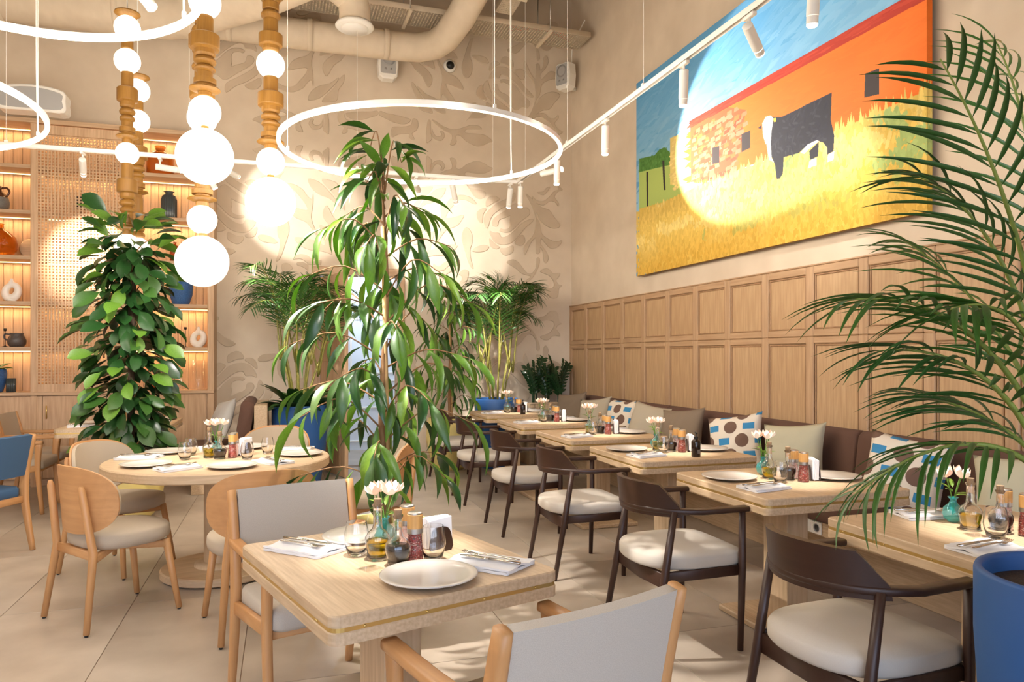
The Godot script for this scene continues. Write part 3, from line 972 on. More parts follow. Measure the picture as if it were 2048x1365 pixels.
func ribbed(profile: Array, ribs: int, depth: float) -> ArrayMesh:
	var st := mb(false)
	var seg := ribs * 4
	var rows := []
	for p in profile:
		var ring := []
		for j in seg:
			var a := TAU * j / seg
			var r: float = p.x + (depth * cos(a * ribs) if p.z > 0 else 0.0)
			ring.append(Vector3(r * cos(a), p.y, -r * sin(a)))
		rows.append(ring)
	for i in rows.size() - 1:
		for j in seg:
			var k := (j + 1) % seg
			quad(st, rows[i][j], rows[i][k], rows[i + 1][k], rows[i + 1][j])
	return fin(st)

func make_shelf_things() -> void:
	var D := 9.2
	var bottle := func(label: String, x: float, y: float, s: float, mat: Material, cork := false) -> void:
		var o := thing("bottle_vase", label, "vase", V(x * 1.04, y, D))
		piece("body", turned([Vector2(0, 0), Vector2(0.6, 0), Vector2(0.68, 0.06), Vector2(0.68, 0.95), Vector2(0.6, 1.12), Vector2(0.42, 1.24), Vector2(0.24, 1.32), Vector2(0.24, 1.52), Vector2(0.28, 1.54), Vector2(0.28, 1.6), Vector2(0.2, 1.6)].map(func(p): return p * s), 28), mat, o)
		if cork:
			piece("stopper", turned([Vector2(0, 1.58), Vector2(0.19, 1.58), Vector2(0.2, 1.68), Vector2(0, 1.7)].map(func(p): return p * s), 14, false), M.cork, o)
	bottle.call("large amber glass bottle vase on the topmost right shelf", -1.29, 3.47, 0.21, M.amber)
	var o := thing("vase", "dark grey ribbed glass vase on a right shelf above the column plant", "vase", V(-1.248, 2.98, D))
	piece("body", ribbed([Vector3(0.0, 0, 0), Vector3(0.075, 0, 1), Vector3(0.082, 0.02, 1), Vector3(0.082, 0.22, 1), Vector3(0.07, 0.265, 1), Vector3(0.045, 0.285, 0), Vector3(0.042, 0.305, 0), Vector3(0.06, 0.315, 0), Vector3(0.055, 0.317, 0), Vector3(0.036, 0.305, 0)], 22, 0.004), M.smoke, o)
	o = thing("bottle_vase", "small reddish amber ribbed bottle beside the white globe", "vase", V(-1.186, 2.49, D))
	piece("body", ribbed([Vector3(0, 0, 0), Vector3(0.05, 0, 1), Vector3(0.052, 0.15, 1), Vector3(0.04, 0.18, 0), Vector3(0.015, 0.2, 0), Vector3(0.015, 0.225, 0), Vector3(0.02, 0.23, 0), Vector3(0.0, 0.232, 0)], 16, 0.003), M.amber_b, o)
	small_pot("blue mottled flower pot with a small leafy plant on a right shelf", V(-1.123, 2.0, D), 0.13, 0.26)
	var n := 0
	for c in [[-1.19, 0.2, "shortest black candlestick, half hidden by the column plant"], [-1.11, 0.19, "black metal candlestick, middle one of three on the right shelf"], [-1.035, 0.235, "tallest black metal candlestick beside the white ring vase"], [-2.84, 0.235, "tall black candlestick at the left edge on the left shelf"], [-2.76, 0.2, "short black candlestick beside the grey pitcher"]]:
		o = thing("candlestick", c[2], "candlestick", V(c[0] * 1.04, 1.51, D), 0, "black candlesticks on the shelf wall")
		piece("foot", turned([Vector2(0, 0), Vector2(0.032, 0), Vector2(0.032, 0.003), Vector2(0.008, 0.012), Vector2(0.005, 0.02)], 16), M.black, o)
		piece("stem", turned([Vector2(0.005, 0.015), Vector2(0.004, c[1] - 0.03)], 10), M.black, o)
		piece("cup", turned([Vector2(0.004, c[1] - 0.032), Vector2(0.015, c[1] - 0.024), Vector2(0.015, c[1]), Vector2(0.01, c[1])], 14), M.black, o)
		n += 1
	for c in [[-0.9, 1.51, 1.0, "white ceramic ring vase on the right shelf beside the candlesticks"], [-2.7, 2.0, 1.05, "white ceramic ring vase on the left shelf"]]:
		o = thing("ring_vase", c[3], "vase", V(c[0] * 1.04, c[1], D))
		var st := mb(false)
		var pts := []
		var rad := []
		for k in 33:
			var a := TAU * k / 32
			pts.append(Vector3(sin(a) * 0.058, 0.105 - cos(a) * 0.068 + (0.012 * sin(a)), 0) * c[2])
			rad.append((0.036 + 0.006 * cos(a)) * c[2])
		tube(st, pts, rad, 12, false)
		piece("ring", fin(st), M.ceramic, o)
		piece("neck", turned([Vector2(0.036, 0.17), Vector2(0.026, 0.205), Vector2(0.014, 0.225), Vector2(0.013, 0.24), Vector2(0.009, 0.24)].map(func(p): return p * c[2]), 14), M.ceramic, o)
		piece("foot", turned([Vector2(0, 0), Vector2(0.04, 0), Vector2(0.046, 0.02), Vector2(0.03, 0.04)].map(func(p): return p * c[2]), 14), M.ceramic, o)
	for c in [[-1.09, "clear glass cylinder vase nearer the column plant"], [-0.9, "clear glass cylinder vase at the shelf end"]]:
		o = thing("glass_cylinder", c[1], "vase", V(c[0] * 1.04, 1.02, D))
		piece("wall", turned([Vector2(0.068, 0.03), Vector2(0.07, 0.34), Vector2(0.066, 0.34), Vector2(0.064, 0.03)], 24), M.glass, o)
		piece("foot", turned([Vector2(0, 0), Vector2(0.072, 0), Vector2(0.074, 0.02), Vector2(0.06, 0.03), Vector2(0, 0.03)], 24), M.glass, o)
	o = thing("bowl", "shallow copper red bowl on the cupboard top behind the column plant", "bowl", V(-1.383, 1.02, D + 0.02))
	piece("body", turned([Vector2(0, 0), Vector2(0.05, 0), Vector2(0.1, 0.04), Vector2(0.12, 0.075), Vector2(0.11, 0.075), Vector2(0.09, 0.045), Vector2(0, 0.02)], 24), M.copper, o)
	# left niches
	o = thing("jug", "two-tone brown and grey stoneware jug on the left shelf", "jug", V(-2.954, 2.98, D))
	piece("belly", turned([Vector2(0, 0), Vector2(0.09, 0), Vector2(0.12, 0.04), Vector2(0.125, 0.09), Vector2(0.115, 0.14)], 24), M.juggrey, o)
	piece("shoulder", turned([Vector2(0.115, 0.14), Vector2(0.09, 0.18), Vector2(0.06, 0.205), Vector2(0.05, 0.23), Vector2(0.062, 0.26), Vector2(0.055, 0.26), Vector2(0.042, 0.23)], 24), M.jugbrown, o)
	piece("handle", pipe(spline([Vector3(0.055, 0.245, 0), Vector3(0.1, 0.25, 0), Vector3(0.125, 0.21, 0), Vector3(0.1, 0.16, 0)], 5), 0.011, 8), M.jugbrown, o)
	o = thing("demijohn", "bulbous amber glass demijohn on the left shelf", "vase", V(-2.933, 2.49, D + 0.03))
	piece("body", turned([Vector2(0, 0), Vector2(0.1, 0.0), Vector2(0.16, 0.06), Vector2(0.175, 0.13), Vector2(0.155, 0.21), Vector2(0.1, 0.265), Vector2(0.045, 0.29), Vector2(0.04, 0.345), Vector2(0.05, 0.355), Vector2(0.03, 0.355)], 30), M.amber, o)
	o = thing("round_plate", "pale round wooden plate leaning in the left niche behind the amber demijohn", "plate", V(-2.665, 2.49, 9.33))
	piece("disc", turned([Vector2(0, 0), Vector2(0.1, 0), Vector2(0.11, 0.008), Vector2(0.1, 0.016), Vector2(0, 0.012)], 28), M.oak_x, o, T(Vector3(0, 0.112, 0), E(80, 0, 0)))
	o = thing("pitcher", "grey brown round stoneware pitcher on the left shelf", "pitcher", V(-2.766, 1.51, D + 0.02))
	piece("body", turned([Vector2(0, 0), Vector2(0.06, 0), Vector2(0.085, 0.03), Vector2(0.09, 0.07), Vector2(0.075, 0.11), Vector2(0.06, 0.13), Vector2(0.066, 0.15), Vector2(0.058, 0.15), Vector2(0.05, 0.13)], 24), M.pitcher, o)
	piece("handle", pipe(spline([Vector3(-0.06, 0.135, 0), Vector3(-0.11, 0.14, 0), Vector3(-0.12, 0.1, 0), Vector3(-0.085, 0.07, 0)], 5), 0.009, 8), M.pitcher, o)
	small_pot("blue mottled flower pot with broad leaves at the left edge", V(-2.974, 1.02, D), 0.12, 0.25)
	o = thing("vase", "small dark ribbed glass tumbler vase beside the blue pot at left", "vase", V(-2.808, 1.02, D - 0.02))
	piece("body", ribbed([Vector3(0, 0, 0), Vector3(0.042, 0, 1), Vector3(0.044, 0.15, 1), Vector3(0.04, 0.15, 0), Vector3(0.038, 0.02, 0)], 18, 0.003), M.smoke, o)

func small_pot(label: String, at: Vector3, r: float, h: float) -> void:
	var o := thing("flower_pot", label, "plant pot", at)
	piece("pot", turned([Vector2(0, 0), Vector2(0.62, 0), Vector2(0.7, 0.05), Vector2(0.95, 0.45), Vector2(1.0, 0.8), Vector2(0.94, 1.0), Vector2(0.86, 1.0), Vector2(0.86, 0.9), Vector2(0, 0.88)].map(func(p): return Vector2(p.x * r, p.y * h)), 26), M.bluemottle, o)
	for i in 11:
		var a := TAU * i / 11.0 + 0.4
		var el := 0.5 + 0.5 * ((i * 7) % 5) / 5.0
		var dir := Vector3(cos(a) * cos(el), sin(el), sin(a) * cos(el))
		var l := r * (1.1 + 0.5 * ((i * 3) % 4) / 4.0)
		piece("leaf", M.leafmesh[1], M.leaf_c if i % 3 else M.leaf_a, o, T(Vector3(cos(a) * 0.02, h * 0.9, sin(a) * 0.02), aim(dir) * Basis.from_scale(Vector3(l, l, l * 0.45))))

# ---------------------------------------------------------------- lamps
func omni(parent: Node, at: Vector3, col: Color, e: float, size: float) -> void:
	var l := OmniLight3D.new()
	l.name = "lamp_light"
	l.light_color = col
	l.light_energy = e
	l.light_size = size
	l.omni_range = 25
	l.omni_attenuation = 2.0
	l.shadow_enabled = true
	l.position = at
	parent.add_child(l, true)

func ring_lamp(label: String, at: Vector3, r: float, e := 0.5) -> void:
	var o := thing("ring_lamp", label, "pendant lamp", at, 0, "hanging ring lamps")
	var seg := 96
	var prof := func(pts: Array) -> ArrayMesh:
		var st := mb(false)
		for i in pts.size() - 1:
			st.set_smooth_group(i)
			lathe(st, [Vector2(pts[i][0], pts[i][1]), Vector2(pts[i + 1][0], pts[i + 1][1])], seg)
		return fin(st)
	# a slim aluminium hoop whose lower and inner faces are the diffuser
	piece("hoop", prof.call([[r + 0.013, -0.010], [r + 0.013, 0.018], [r - 0.002, 0.018], [r - 0.002, 0.010]]), M.white_metal, o)
	piece("diffuser", prof.call([[r - 0.002, 0.010], [r - 0.011, 0.007], [r - 0.013, -0.012], [r - 0.004, -0.018], [r + 0.010, -0.017], [r + 0.013, -0.010]]), M.ledring, o)
	var n := 10
	for i in n:
		var a := TAU * (i + 0.5) / n
		omni(o, Vector3(cos(a) * (r - 0.01), -0.06, sin(a) * (r - 0.01)), Color(1.0, 0.95, 0.88), e / n * 6.0, 0.05)
	for a in [-0.57, 1.3, 3.5]:
		piece("suspension_wire", pipe([Vector3(cos(a) * r, 0.02, sin(a) * r), Vector3(cos(a) * r, TOP - at.y, sin(a) * r)], 0.0018, 5), M.white_metal, o)
		piece("wire_clip", box(Vector3(0.02, 0.03, 0.012), 0.003), M.white_metal, o, T(Vector3(cos(a) * r, 0.03, sin(a) * r)))
	piece("power_cord", pipe(spline([Vector3(cos(-0.57) * r, 0.02, sin(-0.57) * r), Vector3(cos(-0.57) * r * 0.99, 0.9, sin(-0.57) * r), Vector3(cos(-0.57) * r, TOP - at.y, sin(-0.57) * r)], 6), 0.005, 6), M.white_metal, o)

# beads: [kind, height, radius]; the string runs downward from y
func bead_pendant(label: String, at: Vector3, spec: Array, e: float) -> void:
	var o := thing("bead_pendant", label, "pendant lamp", at, 0, "pendants of turned wooden beads and glowing globes")
	var y := 0.0
	var beads := {
		"drum": [Vector2(0, 0), Vector2(0.86, 0), Vector2(1, 0.05), Vector2(1, 0.95), Vector2(0.9, 1), Vector2(0, 1)],
		"cup": [Vector2(0, 0), Vector2(0.62, 0), Vector2(0.72, 0.1), Vector2(0.72, 0.28), Vector2(0.98, 0.34), Vector2(1, 0.4), Vector2(1, 0.95), Vector2(0.9, 1), Vector2(0, 1)],
		"disc": [Vector2(0, 0), Vector2(0.45, 0.0), Vector2(0.8, 0.25), Vector2(1, 0.5), Vector2(0.96, 0.75), Vector2(0.6, 0.9), Vector2(0.5, 1), Vector2(0, 1)],
		"neck": [Vector2(0, 0), Vector2(0.7, 0), Vector2(0.95, 0.2), Vector2(1, 0.45), Vector2(0.9, 0.7), Vector2(0.62, 0.9), Vector2(0.55, 1), Vector2(0, 1)],
		"spool": [Vector2(0, 0), Vector2(0.8, 0), Vector2(0.84, 0.1), Vector2(0.84, 0.9), Vector2(0.8, 1), Vector2(0, 1)]}
	for s in spec:
		if s[0] == "globe":
			var r: float = s[2]
			y -= 2 * r * 0.94
			var m := SphereMesh.new()
			m.radius = r
			m.height = 2 * r
			m.radial_segments = 40
			m.rings = 20
			piece("globe", m, M.bulb, o, T(Vector3(0, y + r * 0.94, 0)))
			omni(o, Vector3(0, y + r * 0.94, 0), Color(1.0, 0.96, 0.90), e * pow(r / 0.2, 2), r * 0.9)
		else:
			y -= s[1]
			var runs := []
			var pr: Array = beads[s[0]].map(func(p): return Vector2(p.x * s[2], p.y * s[1]))
			for i in pr.size() - 1:
				runs.append([pr[i], pr[i + 1]])
			piece("wooden_bead", turned_runs(runs, 28), M.bead, o, T(Vector3(0, y, 0)))
	piece("cable", pipe([Vector3(0, 0, 0), Vector3(0, TOP - at.y, 0)], 0.006, 6), M.white_metal, o)

func make_lamps() -> void:
	ring_lamp("large glowing ring lamp hanging before the ornamented wall", V(0.93, 2.85, 5.06), 0.96)
	ring_lamp("glowing ring lamp cut by the upper edge above the round table", V(-0.96, 2.85, 3.06), 0.66, 0.4)
	ring_lamp("glowing ring lamp at the left edge before the lattice shelves", V(-2.5, 2.85, 4.92), 1.14)
	ring_lamp("added ring lamp behind the viewer, fill light for the front of the hall", V(1.6, 2.85, -1.2), 0.96, 0.2)  # added behind the viewer as fill light
	ring_lamp("added ring lamp out of view, fill light for the left of the hall", V(-2.6, 2.85, 0.0), 1.0, 0.3)  # also added as fill, out of view to the left
	# one repeat of beads, top to bottom, heights and radii in metres
	var sized := func(list: Array, h: float, r: float) -> Array:
		return list.map(func(b): return [b[0], b[1] * h, b[2] * r])
	var run := [["spool", 0.24, 0.088], ["cup", 0.30, 0.13], ["neck", 0.11, 0.10], ["neck", 0.10, 0.095], ["spool", 0.09, 0.085], ["cup", 0.11, 0.10], ["disc", 0.07, 0.14], ["spool", 0.06, 0.075]]
	var mid: Array = sized.call(run, 0.54, 0.78)
	var tail := [["spool", 0.035, 0.032], ["globe", 0, 0.2]]
	var top: Array = sized.call([["cup", 0.26, 0.13], ["neck", 0.12, 0.1], ["spool", 0.14, 0.085], ["neck", 0.14, 0.1], ["cup", 0.24, 0.13], ["spool", 0.1, 0.1], ["neck", 0.12, 0.1], ["spool", 0.2, 0.088], ["cup", 0.24, 0.12]], 0.6, 0.78)
	var g := [["globe", 0, 0.112]]
	bead_pendant("bead pendant right of the others with the large globe above the palm", V(-0.096, 4.835, 6.296), top + g + mid + g + tail, 0.45)
	bead_pendant("nearest bead pendant with the highest large globe", V(-0.542, 5.03, 5.754), top + g + mid + g + tail, 0.45)
	bead_pendant("bead pendant half hidden behind the nearest one, its large globe hanging lowest", V(-0.605, 4.32, 6.21), top + g + mid + g + tail, 0.45)
	var slim: Array = sized.call(run, 0.6, 0.68)
	var small := [["globe", 0, 0.1]]
	bead_pendant("left bead pendant ending behind the top of the column plant", V(-1.36, 4.57, 7.45), [["disc", 0.05, 0.11]] + g + [["spool", 0.09, 0.06]] + g + slim + small + slim + g + tail.slice(0, 1), 0.35)
	bead_pendant("left bead pendant partly hidden behind another, above the column plant", V(-1.36, 4.17, 7.95), [["disc", 0.05, 0.11]] + g + [["spool", 0.09, 0.06]] + g + slim + slim.slice(0, 3) + g + tail.slice(0, 1), 0.35)

func spot_head(label: String, at: Vector3, towards: Vector3, e: float, angle: float, soft := 0.35, stem := 0.07, col := Color(1.0, 0.97, 0.94)) -> void:
	# at: where its adapter sits in the track
	var o := thing("spotlight", label, "spotlight", at, 0, "white track spotlights")
	piece("adapter", box(Vector3(0.03, 0.022, 0.10), 0.004), M.white_metal, o, T(Vector3(0, -0.011, 0)))
	piece("arm", pipe([Vector3(0, -0.02, 0), Vector3(0, -0.02 - stem, 0)], 0.008, 8), M.white_metal, o)
	var pivot := Vector3(0, -0.02 - stem, 0)
	var dir := (towards - (at + pivot)).normalized()
	var b := look_down(dir)
	piece("housing", turned_runs([[Vector2(0, 0.04), Vector2(0.026, 0.04), Vector2(0.03, 0.036)], [Vector2(0.03, -0.14), Vector2(0.03, 0.036)], [Vector2(0.027, -0.144), Vector2(0.03, -0.14)]], 20), M.white_metal, o, T(pivot, b))
	piece("bezel", turned_runs([[Vector2(0.0275, -0.18), Vector2(0.0285, -0.144)], [Vector2(0.022, -0.178), Vector2(0.0275, -0.18)]], 20), M.white_metal, o, T(pivot, b))
	piece("lens", turned([Vector2(0, -0.196), Vector2(0.02, -0.194), Vector2(0.026, -0.188), Vector2(0.027, -0.178)], 20), M.lens, o, T(pivot, b))
	var l := SpotLight3D.new()
	l.name = "spot_beam"
	l.light_color = col
	l.light_energy = e
	l.light_size = 0.03
	l.spot_angle = angle
	l.spot_angle_attenuation = soft
	l.spot_range = 25
	l.spot_attenuation = 2.0
	l.shadow_enabled = true
	o.add_child(l, true)
	l.look_at_from_position(at + pivot + dir * 0.21, towards, Vector3.UP if absf(dir.y) < 0.99 else Vector3.RIGHT)

func track(label: String, a: Vector3, b: Vector3, hangers: Array) -> void:
	var o := thing("lighting_track", label, "lighting track", a, 0, "white lighting tracks")
	var l := a.distance_to(b)
	var bs := aim(b - a)
	var st := mb()
	cbox(st, Vector3(l / 2, 0.017, 0), Vector3(l, 0.006, 0.036), 0.001)
	for s in [-1, 1]:
		cbox(st, Vector3(l / 2, 0, s * 0.0155), Vector3(l, 0.034, 0.005), 0.001)
	piece("profile", fin(st), M.white_metal, o, T(Vector3.ZERO, bs))
	piece("groove", box(Vector3(l, 0.004, 0.026), 0.0), M.moulding, o, T(bs * Vector3(l / 2, 0.010, 0), bs))
	for h in hangers:
		var at: Vector3 = (b - a) * h
		piece("suspension_wire", pipe([at + Vector3(0, 0.02, 0), at + Vector3(0, TOP - a.y, 0)], 0.0018, 5), M.white_metal, o)
		piece("wire_clip", box(Vector3(0.03, 0.02, 0.03), 0.003), M.white_metal, o, T(at + Vector3(0, 0.03, 0), bs))

func make_tracks() -> void:
	var ty := 3.34
	track("long white lighting track along the painting above the banquette tables", V(2.48, ty, -1.0), V(2.48, ty, 7.72), [0.2, 0.45, 0.66, 0.83, 0.97])
	track("white lighting track before the ornamented wall and the shelves", V(-4.5, ty, 7.74), V(2.48, ty, 7.74), [0.08, 0.3, 0.52, 0.75, 0.96])
	track("white lighting track cut by the upper left corner", V(-2.6, 3.34, 3.85), V(-0.55, 3.34, 3.85), [0.2, 0.8])
	track("unseen white lighting track over the front table, holding spotlights out of view", V(0.34, 3.34, -1.0), V(0.34, 3.34, 2.6), [0.2, 0.8])  # out of view, carries the unseen spots over the front table
	var D := ty - 0.02
	# pools of light on the tables of the banquette
	var tab := [[2.0, 2.09, "spotlight above the nearest banquette table, out of the upper edge"], [2.98, 3.31, "spotlight cut by the upper edge before the painted sky"], [4.2, 4.55, "spotlight hanging straight down before the left part of the painting"], [5.41, 5.75, "spotlight hanging straight down just left of the painting"], [6.5, 6.97, "spotlight hanging straight down beside the right rim of the ring lamp"], [7.62, 8.2, "rightmost of the two close spotlights at the corner of the tracks"]]
	for t in tab:
		spot_head(t[2], V(2.48, D, t[0]), V(2.6, 0.75, t[1]), 10.0, 9.5, 0.9)
	spot_head("tilted spotlight turned to the wall beyond the cow painting", V(2.48, D, 3.5), V(3.8, 2.5, 4.4), 1.5, 24.0, 0.8)
	spot_head("spotlight facing the viewer beside the corner of the tracks, lighting the painting", V(2.48, D, 6.85), V(3.78, 3.42, 5.68), 7.5, 31.0, 0.2)
	spot_head("left one of the two close spotlights at the corner of the tracks", V(2.40, D, 7.74), V(2.55, 1.5, 8.97), 10.0, 13.0, 0.5)
	# the back track
	var D2 := ty - 0.02
	spot_head("spotlight under the back track before the lattice screen", V(-1.79, D2, 7.74), V(-2.1, 2.35, 9.4), 8.0, 20.0, 0.6)
	spot_head("sideways spotlight under the back track between the bead pendants", V(-1.13, D2, 7.74), V(-0.35, 3.2, 7.9), 0.6, 25.0, 0.6)
	spot_head("spotlight under the back track right of the lower large globe", V(-0.5, D2, 7.74), V(0.12, 3.25, 9.45), 3.0, 24.0, 0.3)
	spot_head("spotlight under the back track beside the shelf end", V(-0.72, D2, 7.74), V(0.2, 1.4, 8.5), 16.0, 11.0, 0.5)
	spot_head("unseen spotlight under the back track behind the tall fig tree, lighting the ornamented wall", V(1.35, D2, 7.74), V(1.95, 3.0, 9.45), 4.2, 27.0, 0.2)  # unseen head, placed for the bright circle on the ornamented wall
	spot_head("unseen spotlight under the back track behind the ring lamp, lighting the right areca palm", V(1.75, D2, 7.74), V(2.5, 1.3, 8.95), 14.0, 11.0, 0.5)  # unseen head, placed to light the palm at the far table
	# upper left
	spot_head("tilted spotlight at the upper left corner, nearest the edge", V(-1.66, D, 3.85), V(-0.39, 0.75, 5.13), 10.0, 12.5, 0.8)
	spot_head("tilted spotlight behind the upper left ring lamp", V(-1.28, D, 3.85), V(-1.27, 1.3, 7.1), 12.0, 11.0, 0.6)
	spot_head("unseen spotlight above the frame, lighting the front table", V(0.34, D, 2.3), V(0.36, 0.75, 2.5), 10.0, 8.8, 0.9)  # out of view, placed for the pool of light on the tabletop
	spot_head("unseen spotlight above the frame, lighting the tall fig tree from the left", V(-0.7, D, 3.85), V(0.55, 1.4, 3.78), 14.0, 21.0, 0.5)  # out of view, placed to light the fig leaves from the left
	spot_head("second unseen spotlight above the frame, lighting the tall fig tree from the front", V(0.34, D, 1.2), V(0.49, 1.4, 3.75), 4.0, 15.0, 0.6)  # out of view, placed to light the fig leaves from the front

func make_wall_things() -> void:
	var mk := func(label: String, at: Vector3, turn: float, reach: float) -> void:
		var o := thing("loudspeaker", label, "loudspeaker", at, turn)
		var st := mb()
		prism(st, outline([-0.115, -0.13, 0.0, -0.17, 0.115, -0.13, 0.115, 0.17, 0.0, 0.175, -0.115, 0.17], 2), -0.08, 0.06, 0.015)
		piece("cabinet", fin(st), M.white_metal, o)
		st = mb()
		prism(st, rrect(0.19, 0.27, 0.02), 0.06, 0.068, 0.003, T(Vector3(0, 0.025, 0)))
		piece("grille", fin(st), M.grey_mesh, o)
		piece("woofer", turned([Vector2(0.06, 0), Vector2(0.082, 0.0), Vector2(0.082, 0.003), Vector2(0.06, 0.003)], 24), M.greyrim, o, T(Vector3(0, 0.07, 0.067), E(90, 0, 0)))
		for s in [-1, 1]:
			piece("tweeter", turned([Vector2(0.0, 0.003), Vector2(0.014, 0.003), Vector2(0.014, 0)], 14), M.greyrim, o, T(Vector3(s * 0.035, -0.055, 0.067), E(90, 0, 0)))
		piece("bracket", box(Vector3(0.04, 0.05, reach), 0.004), M.white_metal, o, T(Vector3(0, -0.1, -0.075 - reach / 2)))
	mk.call("white loudspeaker high on the ornamented wall under the pipe", V(1.26, 5.06, 9.27), 0.0, 0.104)
	mk.call("white loudspeaker high in the corner of the right wall", V(3.62, 5.16, 9.2), -62.0, 0.15)
	var c := thing("dome_camera", "small white dome camera with a black lens on the ornamented wall", "security camera", V(2.09, 5.22, DB - 0.012))
	piece("base", turned([Vector2(0, 0), Vector2(0.085, 0), Vector2(0.08, 0.03), Vector2(0.06, 0.045), Vector2(0, 0.045)], 24), M.white_metal, c, T(Vector3.ZERO, E(90, 0, 0)))
	piece("lens_dome", turned([Vector2(0.055, 0.04), Vector2(0.05, 0.06), Vector2(0.03, 0.08), Vector2(0, 0.087)], 20), M.black, c, T(Vector3.ZERO, E(90, 0, 0)))
	var cw := thing("cable", "thin white cables dropping from the tray to the corner loudspeaker", "cable", V(3.74, 5.33, 9.25))
	piece("wire", pipe([Vector3(0, 0, 0), Vector3(0, 0.3, 0.02), Vector3(-0.02, 0.42, 0.5)], 0.006, 6), M.white_metal, cw)
	make_painting()

const PAINT := {
	"roof": [0.2888, 0.3518, 0.9495, 0.3532, 1.0659, 0.3574, 1.0659, 0.3948, 0.9984, 0.3939, 0.293, 0.385],
	"barn": [0.293, 0.385, 0.9984, 0.3939, 1.0659, 0.3948, 1.0049, 0.6539, 0.8023, 0.6646, 0.5966, 0.6674, 0.3818, 0.6506, 0.2969, 0.6314],
	"brick": [0.293, 0.385, 0.4594, 0.3883, 0.5245, 0.4365, 0.499, 0.6023, 0.4594, 0.6689, 0.3818, 0.6506, 0.2969, 0.6314],
	"win1": [0.8711, 0.5218, 0.9021, 0.526, 0.9021, 0.6056, 0.869, 0.5963],
	"win2": [0.5086, 0.5241, 0.5401, 0.5265, 0.5401, 0.5944, 0.5086, 0.5963],
	"win3": [0.3927, 0.5227, 0.4214, 0.5293, 0.4214, 0.5981, 0.3927, 0.5925],
	"cow": [0.6135, 0.5138, 0.6466, 0.5321, 0.7891, 0.5307, 0.7867, 0.622, 0.7956, 0.6782, 0.7935, 0.7288, 0.7776, 0.733, 0.7776, 0.7101, 0.7664, 0.6867, 0.7477, 0.6684, 0.7188, 0.6749, 0.6987, 0.6899, 0.6521, 0.6834, 0.6492, 0.7424, 0.6385, 0.7569, 0.6302, 0.7536, 0.6247, 0.6998, 0.6107, 0.6548, 0.6107, 0.5897],
	"head": [0.582, 0.5222, 0.5938, 0.5026, 0.6107, 0.5068, 0.6193, 0.5232, 0.6135, 0.5653, 0.6107, 0.6094, 0.5938, 0.6075, 0.5849, 0.57],
	"ear": [0.5672, 0.5311, 0.5802, 0.526, 0.5802, 0.5424],
	"chest": [0.5966, 0.6089, 0.6107, 0.6094, 0.6135, 0.6689, 0.6219, 0.689, 0.6052, 0.6717, 0.5995, 0.6361],
	"leg": [0.7284, 0.6979, 0.7547, 0.6782, 0.7523, 0.7269, 0.731, 0.7293],
	"sock1": [0.7284, 0.7311, 0.7487, 0.7302, 0.7487, 0.755, 0.726, 0.7569],
	"sock2": [0.7792, 0.734, 0.7956, 0.7302, 0.7935, 0.7578, 0.7776, 0.7593],
	"belly": [0.7013, 0.6913, 0.7237, 0.6717, 0.75, 0.6698, 0.7547, 0.6763, 0.7284, 0.6895, 0.7138, 0.7002],
	"tag": [0.6193, 0.5232, 0.6276, 0.5246, 0.6276, 0.5396, 0.6208, 0.5382],
	"hay": [0.1935, 0.3803, 0.2901, 0.3911, 0.2901, 0.6398, 0.1935, 0.6009],
	"trees": [0.0182, 0.3972, 0.0721, 0.4117, 0.1068, 0.423, 0.1346, 0.4066, 0.162, 0.408, 0.1935, 0.4492, 0.1935, 0.518, 0.0182, 0.4665],
	"field": [0.0182, 0.4665, 0.1935, 0.5063, 0.3065, 0.6014, 0.2344, 0.7105, 0.0182, 0.66],
	"post1": [0.0604, 0.4848, 0.0721, 0.4871, 0.0721, 0.6632, 0.0635, 0.6628],
	"post2": [0.151, 0.4679, 0.162, 0.4703, 0.1698, 0.6155, 0.1591, 0.6141],
	"grass": [0.0182, 0.6548, 0.1565, 0.6707, 0.3294, 0.66, 0.5958, 0.6707, 0.8029, 0.6656, 1.0044, 0.6534, 1.0081, 1.0117, 0.0151, 0.9967],
}
func fill_poly(im: Image, pts: PackedVector2Array, col: Color) -> void:
	var lo := INF
	var hi := -INF
	for p in pts:
		lo = minf(lo, p.y)
		hi = maxf(hi, p.y)
	var n := pts.size()
	for y in range(maxi(0, int(lo)), mini(im.get_height() - 1, int(hi)) + 1):
		var xs := []
		var fy := y + 0.5
		for i in n:
			var a := pts[i]
			var b := pts[(i + 1) % n]
			if (a.y <= fy) != (b.y <= fy):
				xs.append(a.x + (fy - a.y) / (b.y - a.y) * (b.x - a.x))
		xs.sort()
		for k in range(0, xs.size() - 1, 2):
			var x0 := maxi(0, int(round(xs[k])))
			var x1 := mini(im.get_width(), int(round(xs[k + 1])))
			if x1 > x0:
				im.fill_rect(Rect2i(x0, y, x1 - x0, 1), col)

func dab(im: Image, at: Vector2, len: float, wid: float, ang: float, col: Color) -> void:
	var u := Vector2(cos(ang), sin(ang))
	var v := Vector2(-u.y, u.x)
	fill_poly(im, PackedVector2Array([at - u * len, at - u * len * 0.3 + v * wid, at + u * len * 0.5 + v * wid * 0.8, at + u * len, at + u * len * 0.4 - v * wid, at - u * len * 0.5 - v * wid * 0.8]), col)

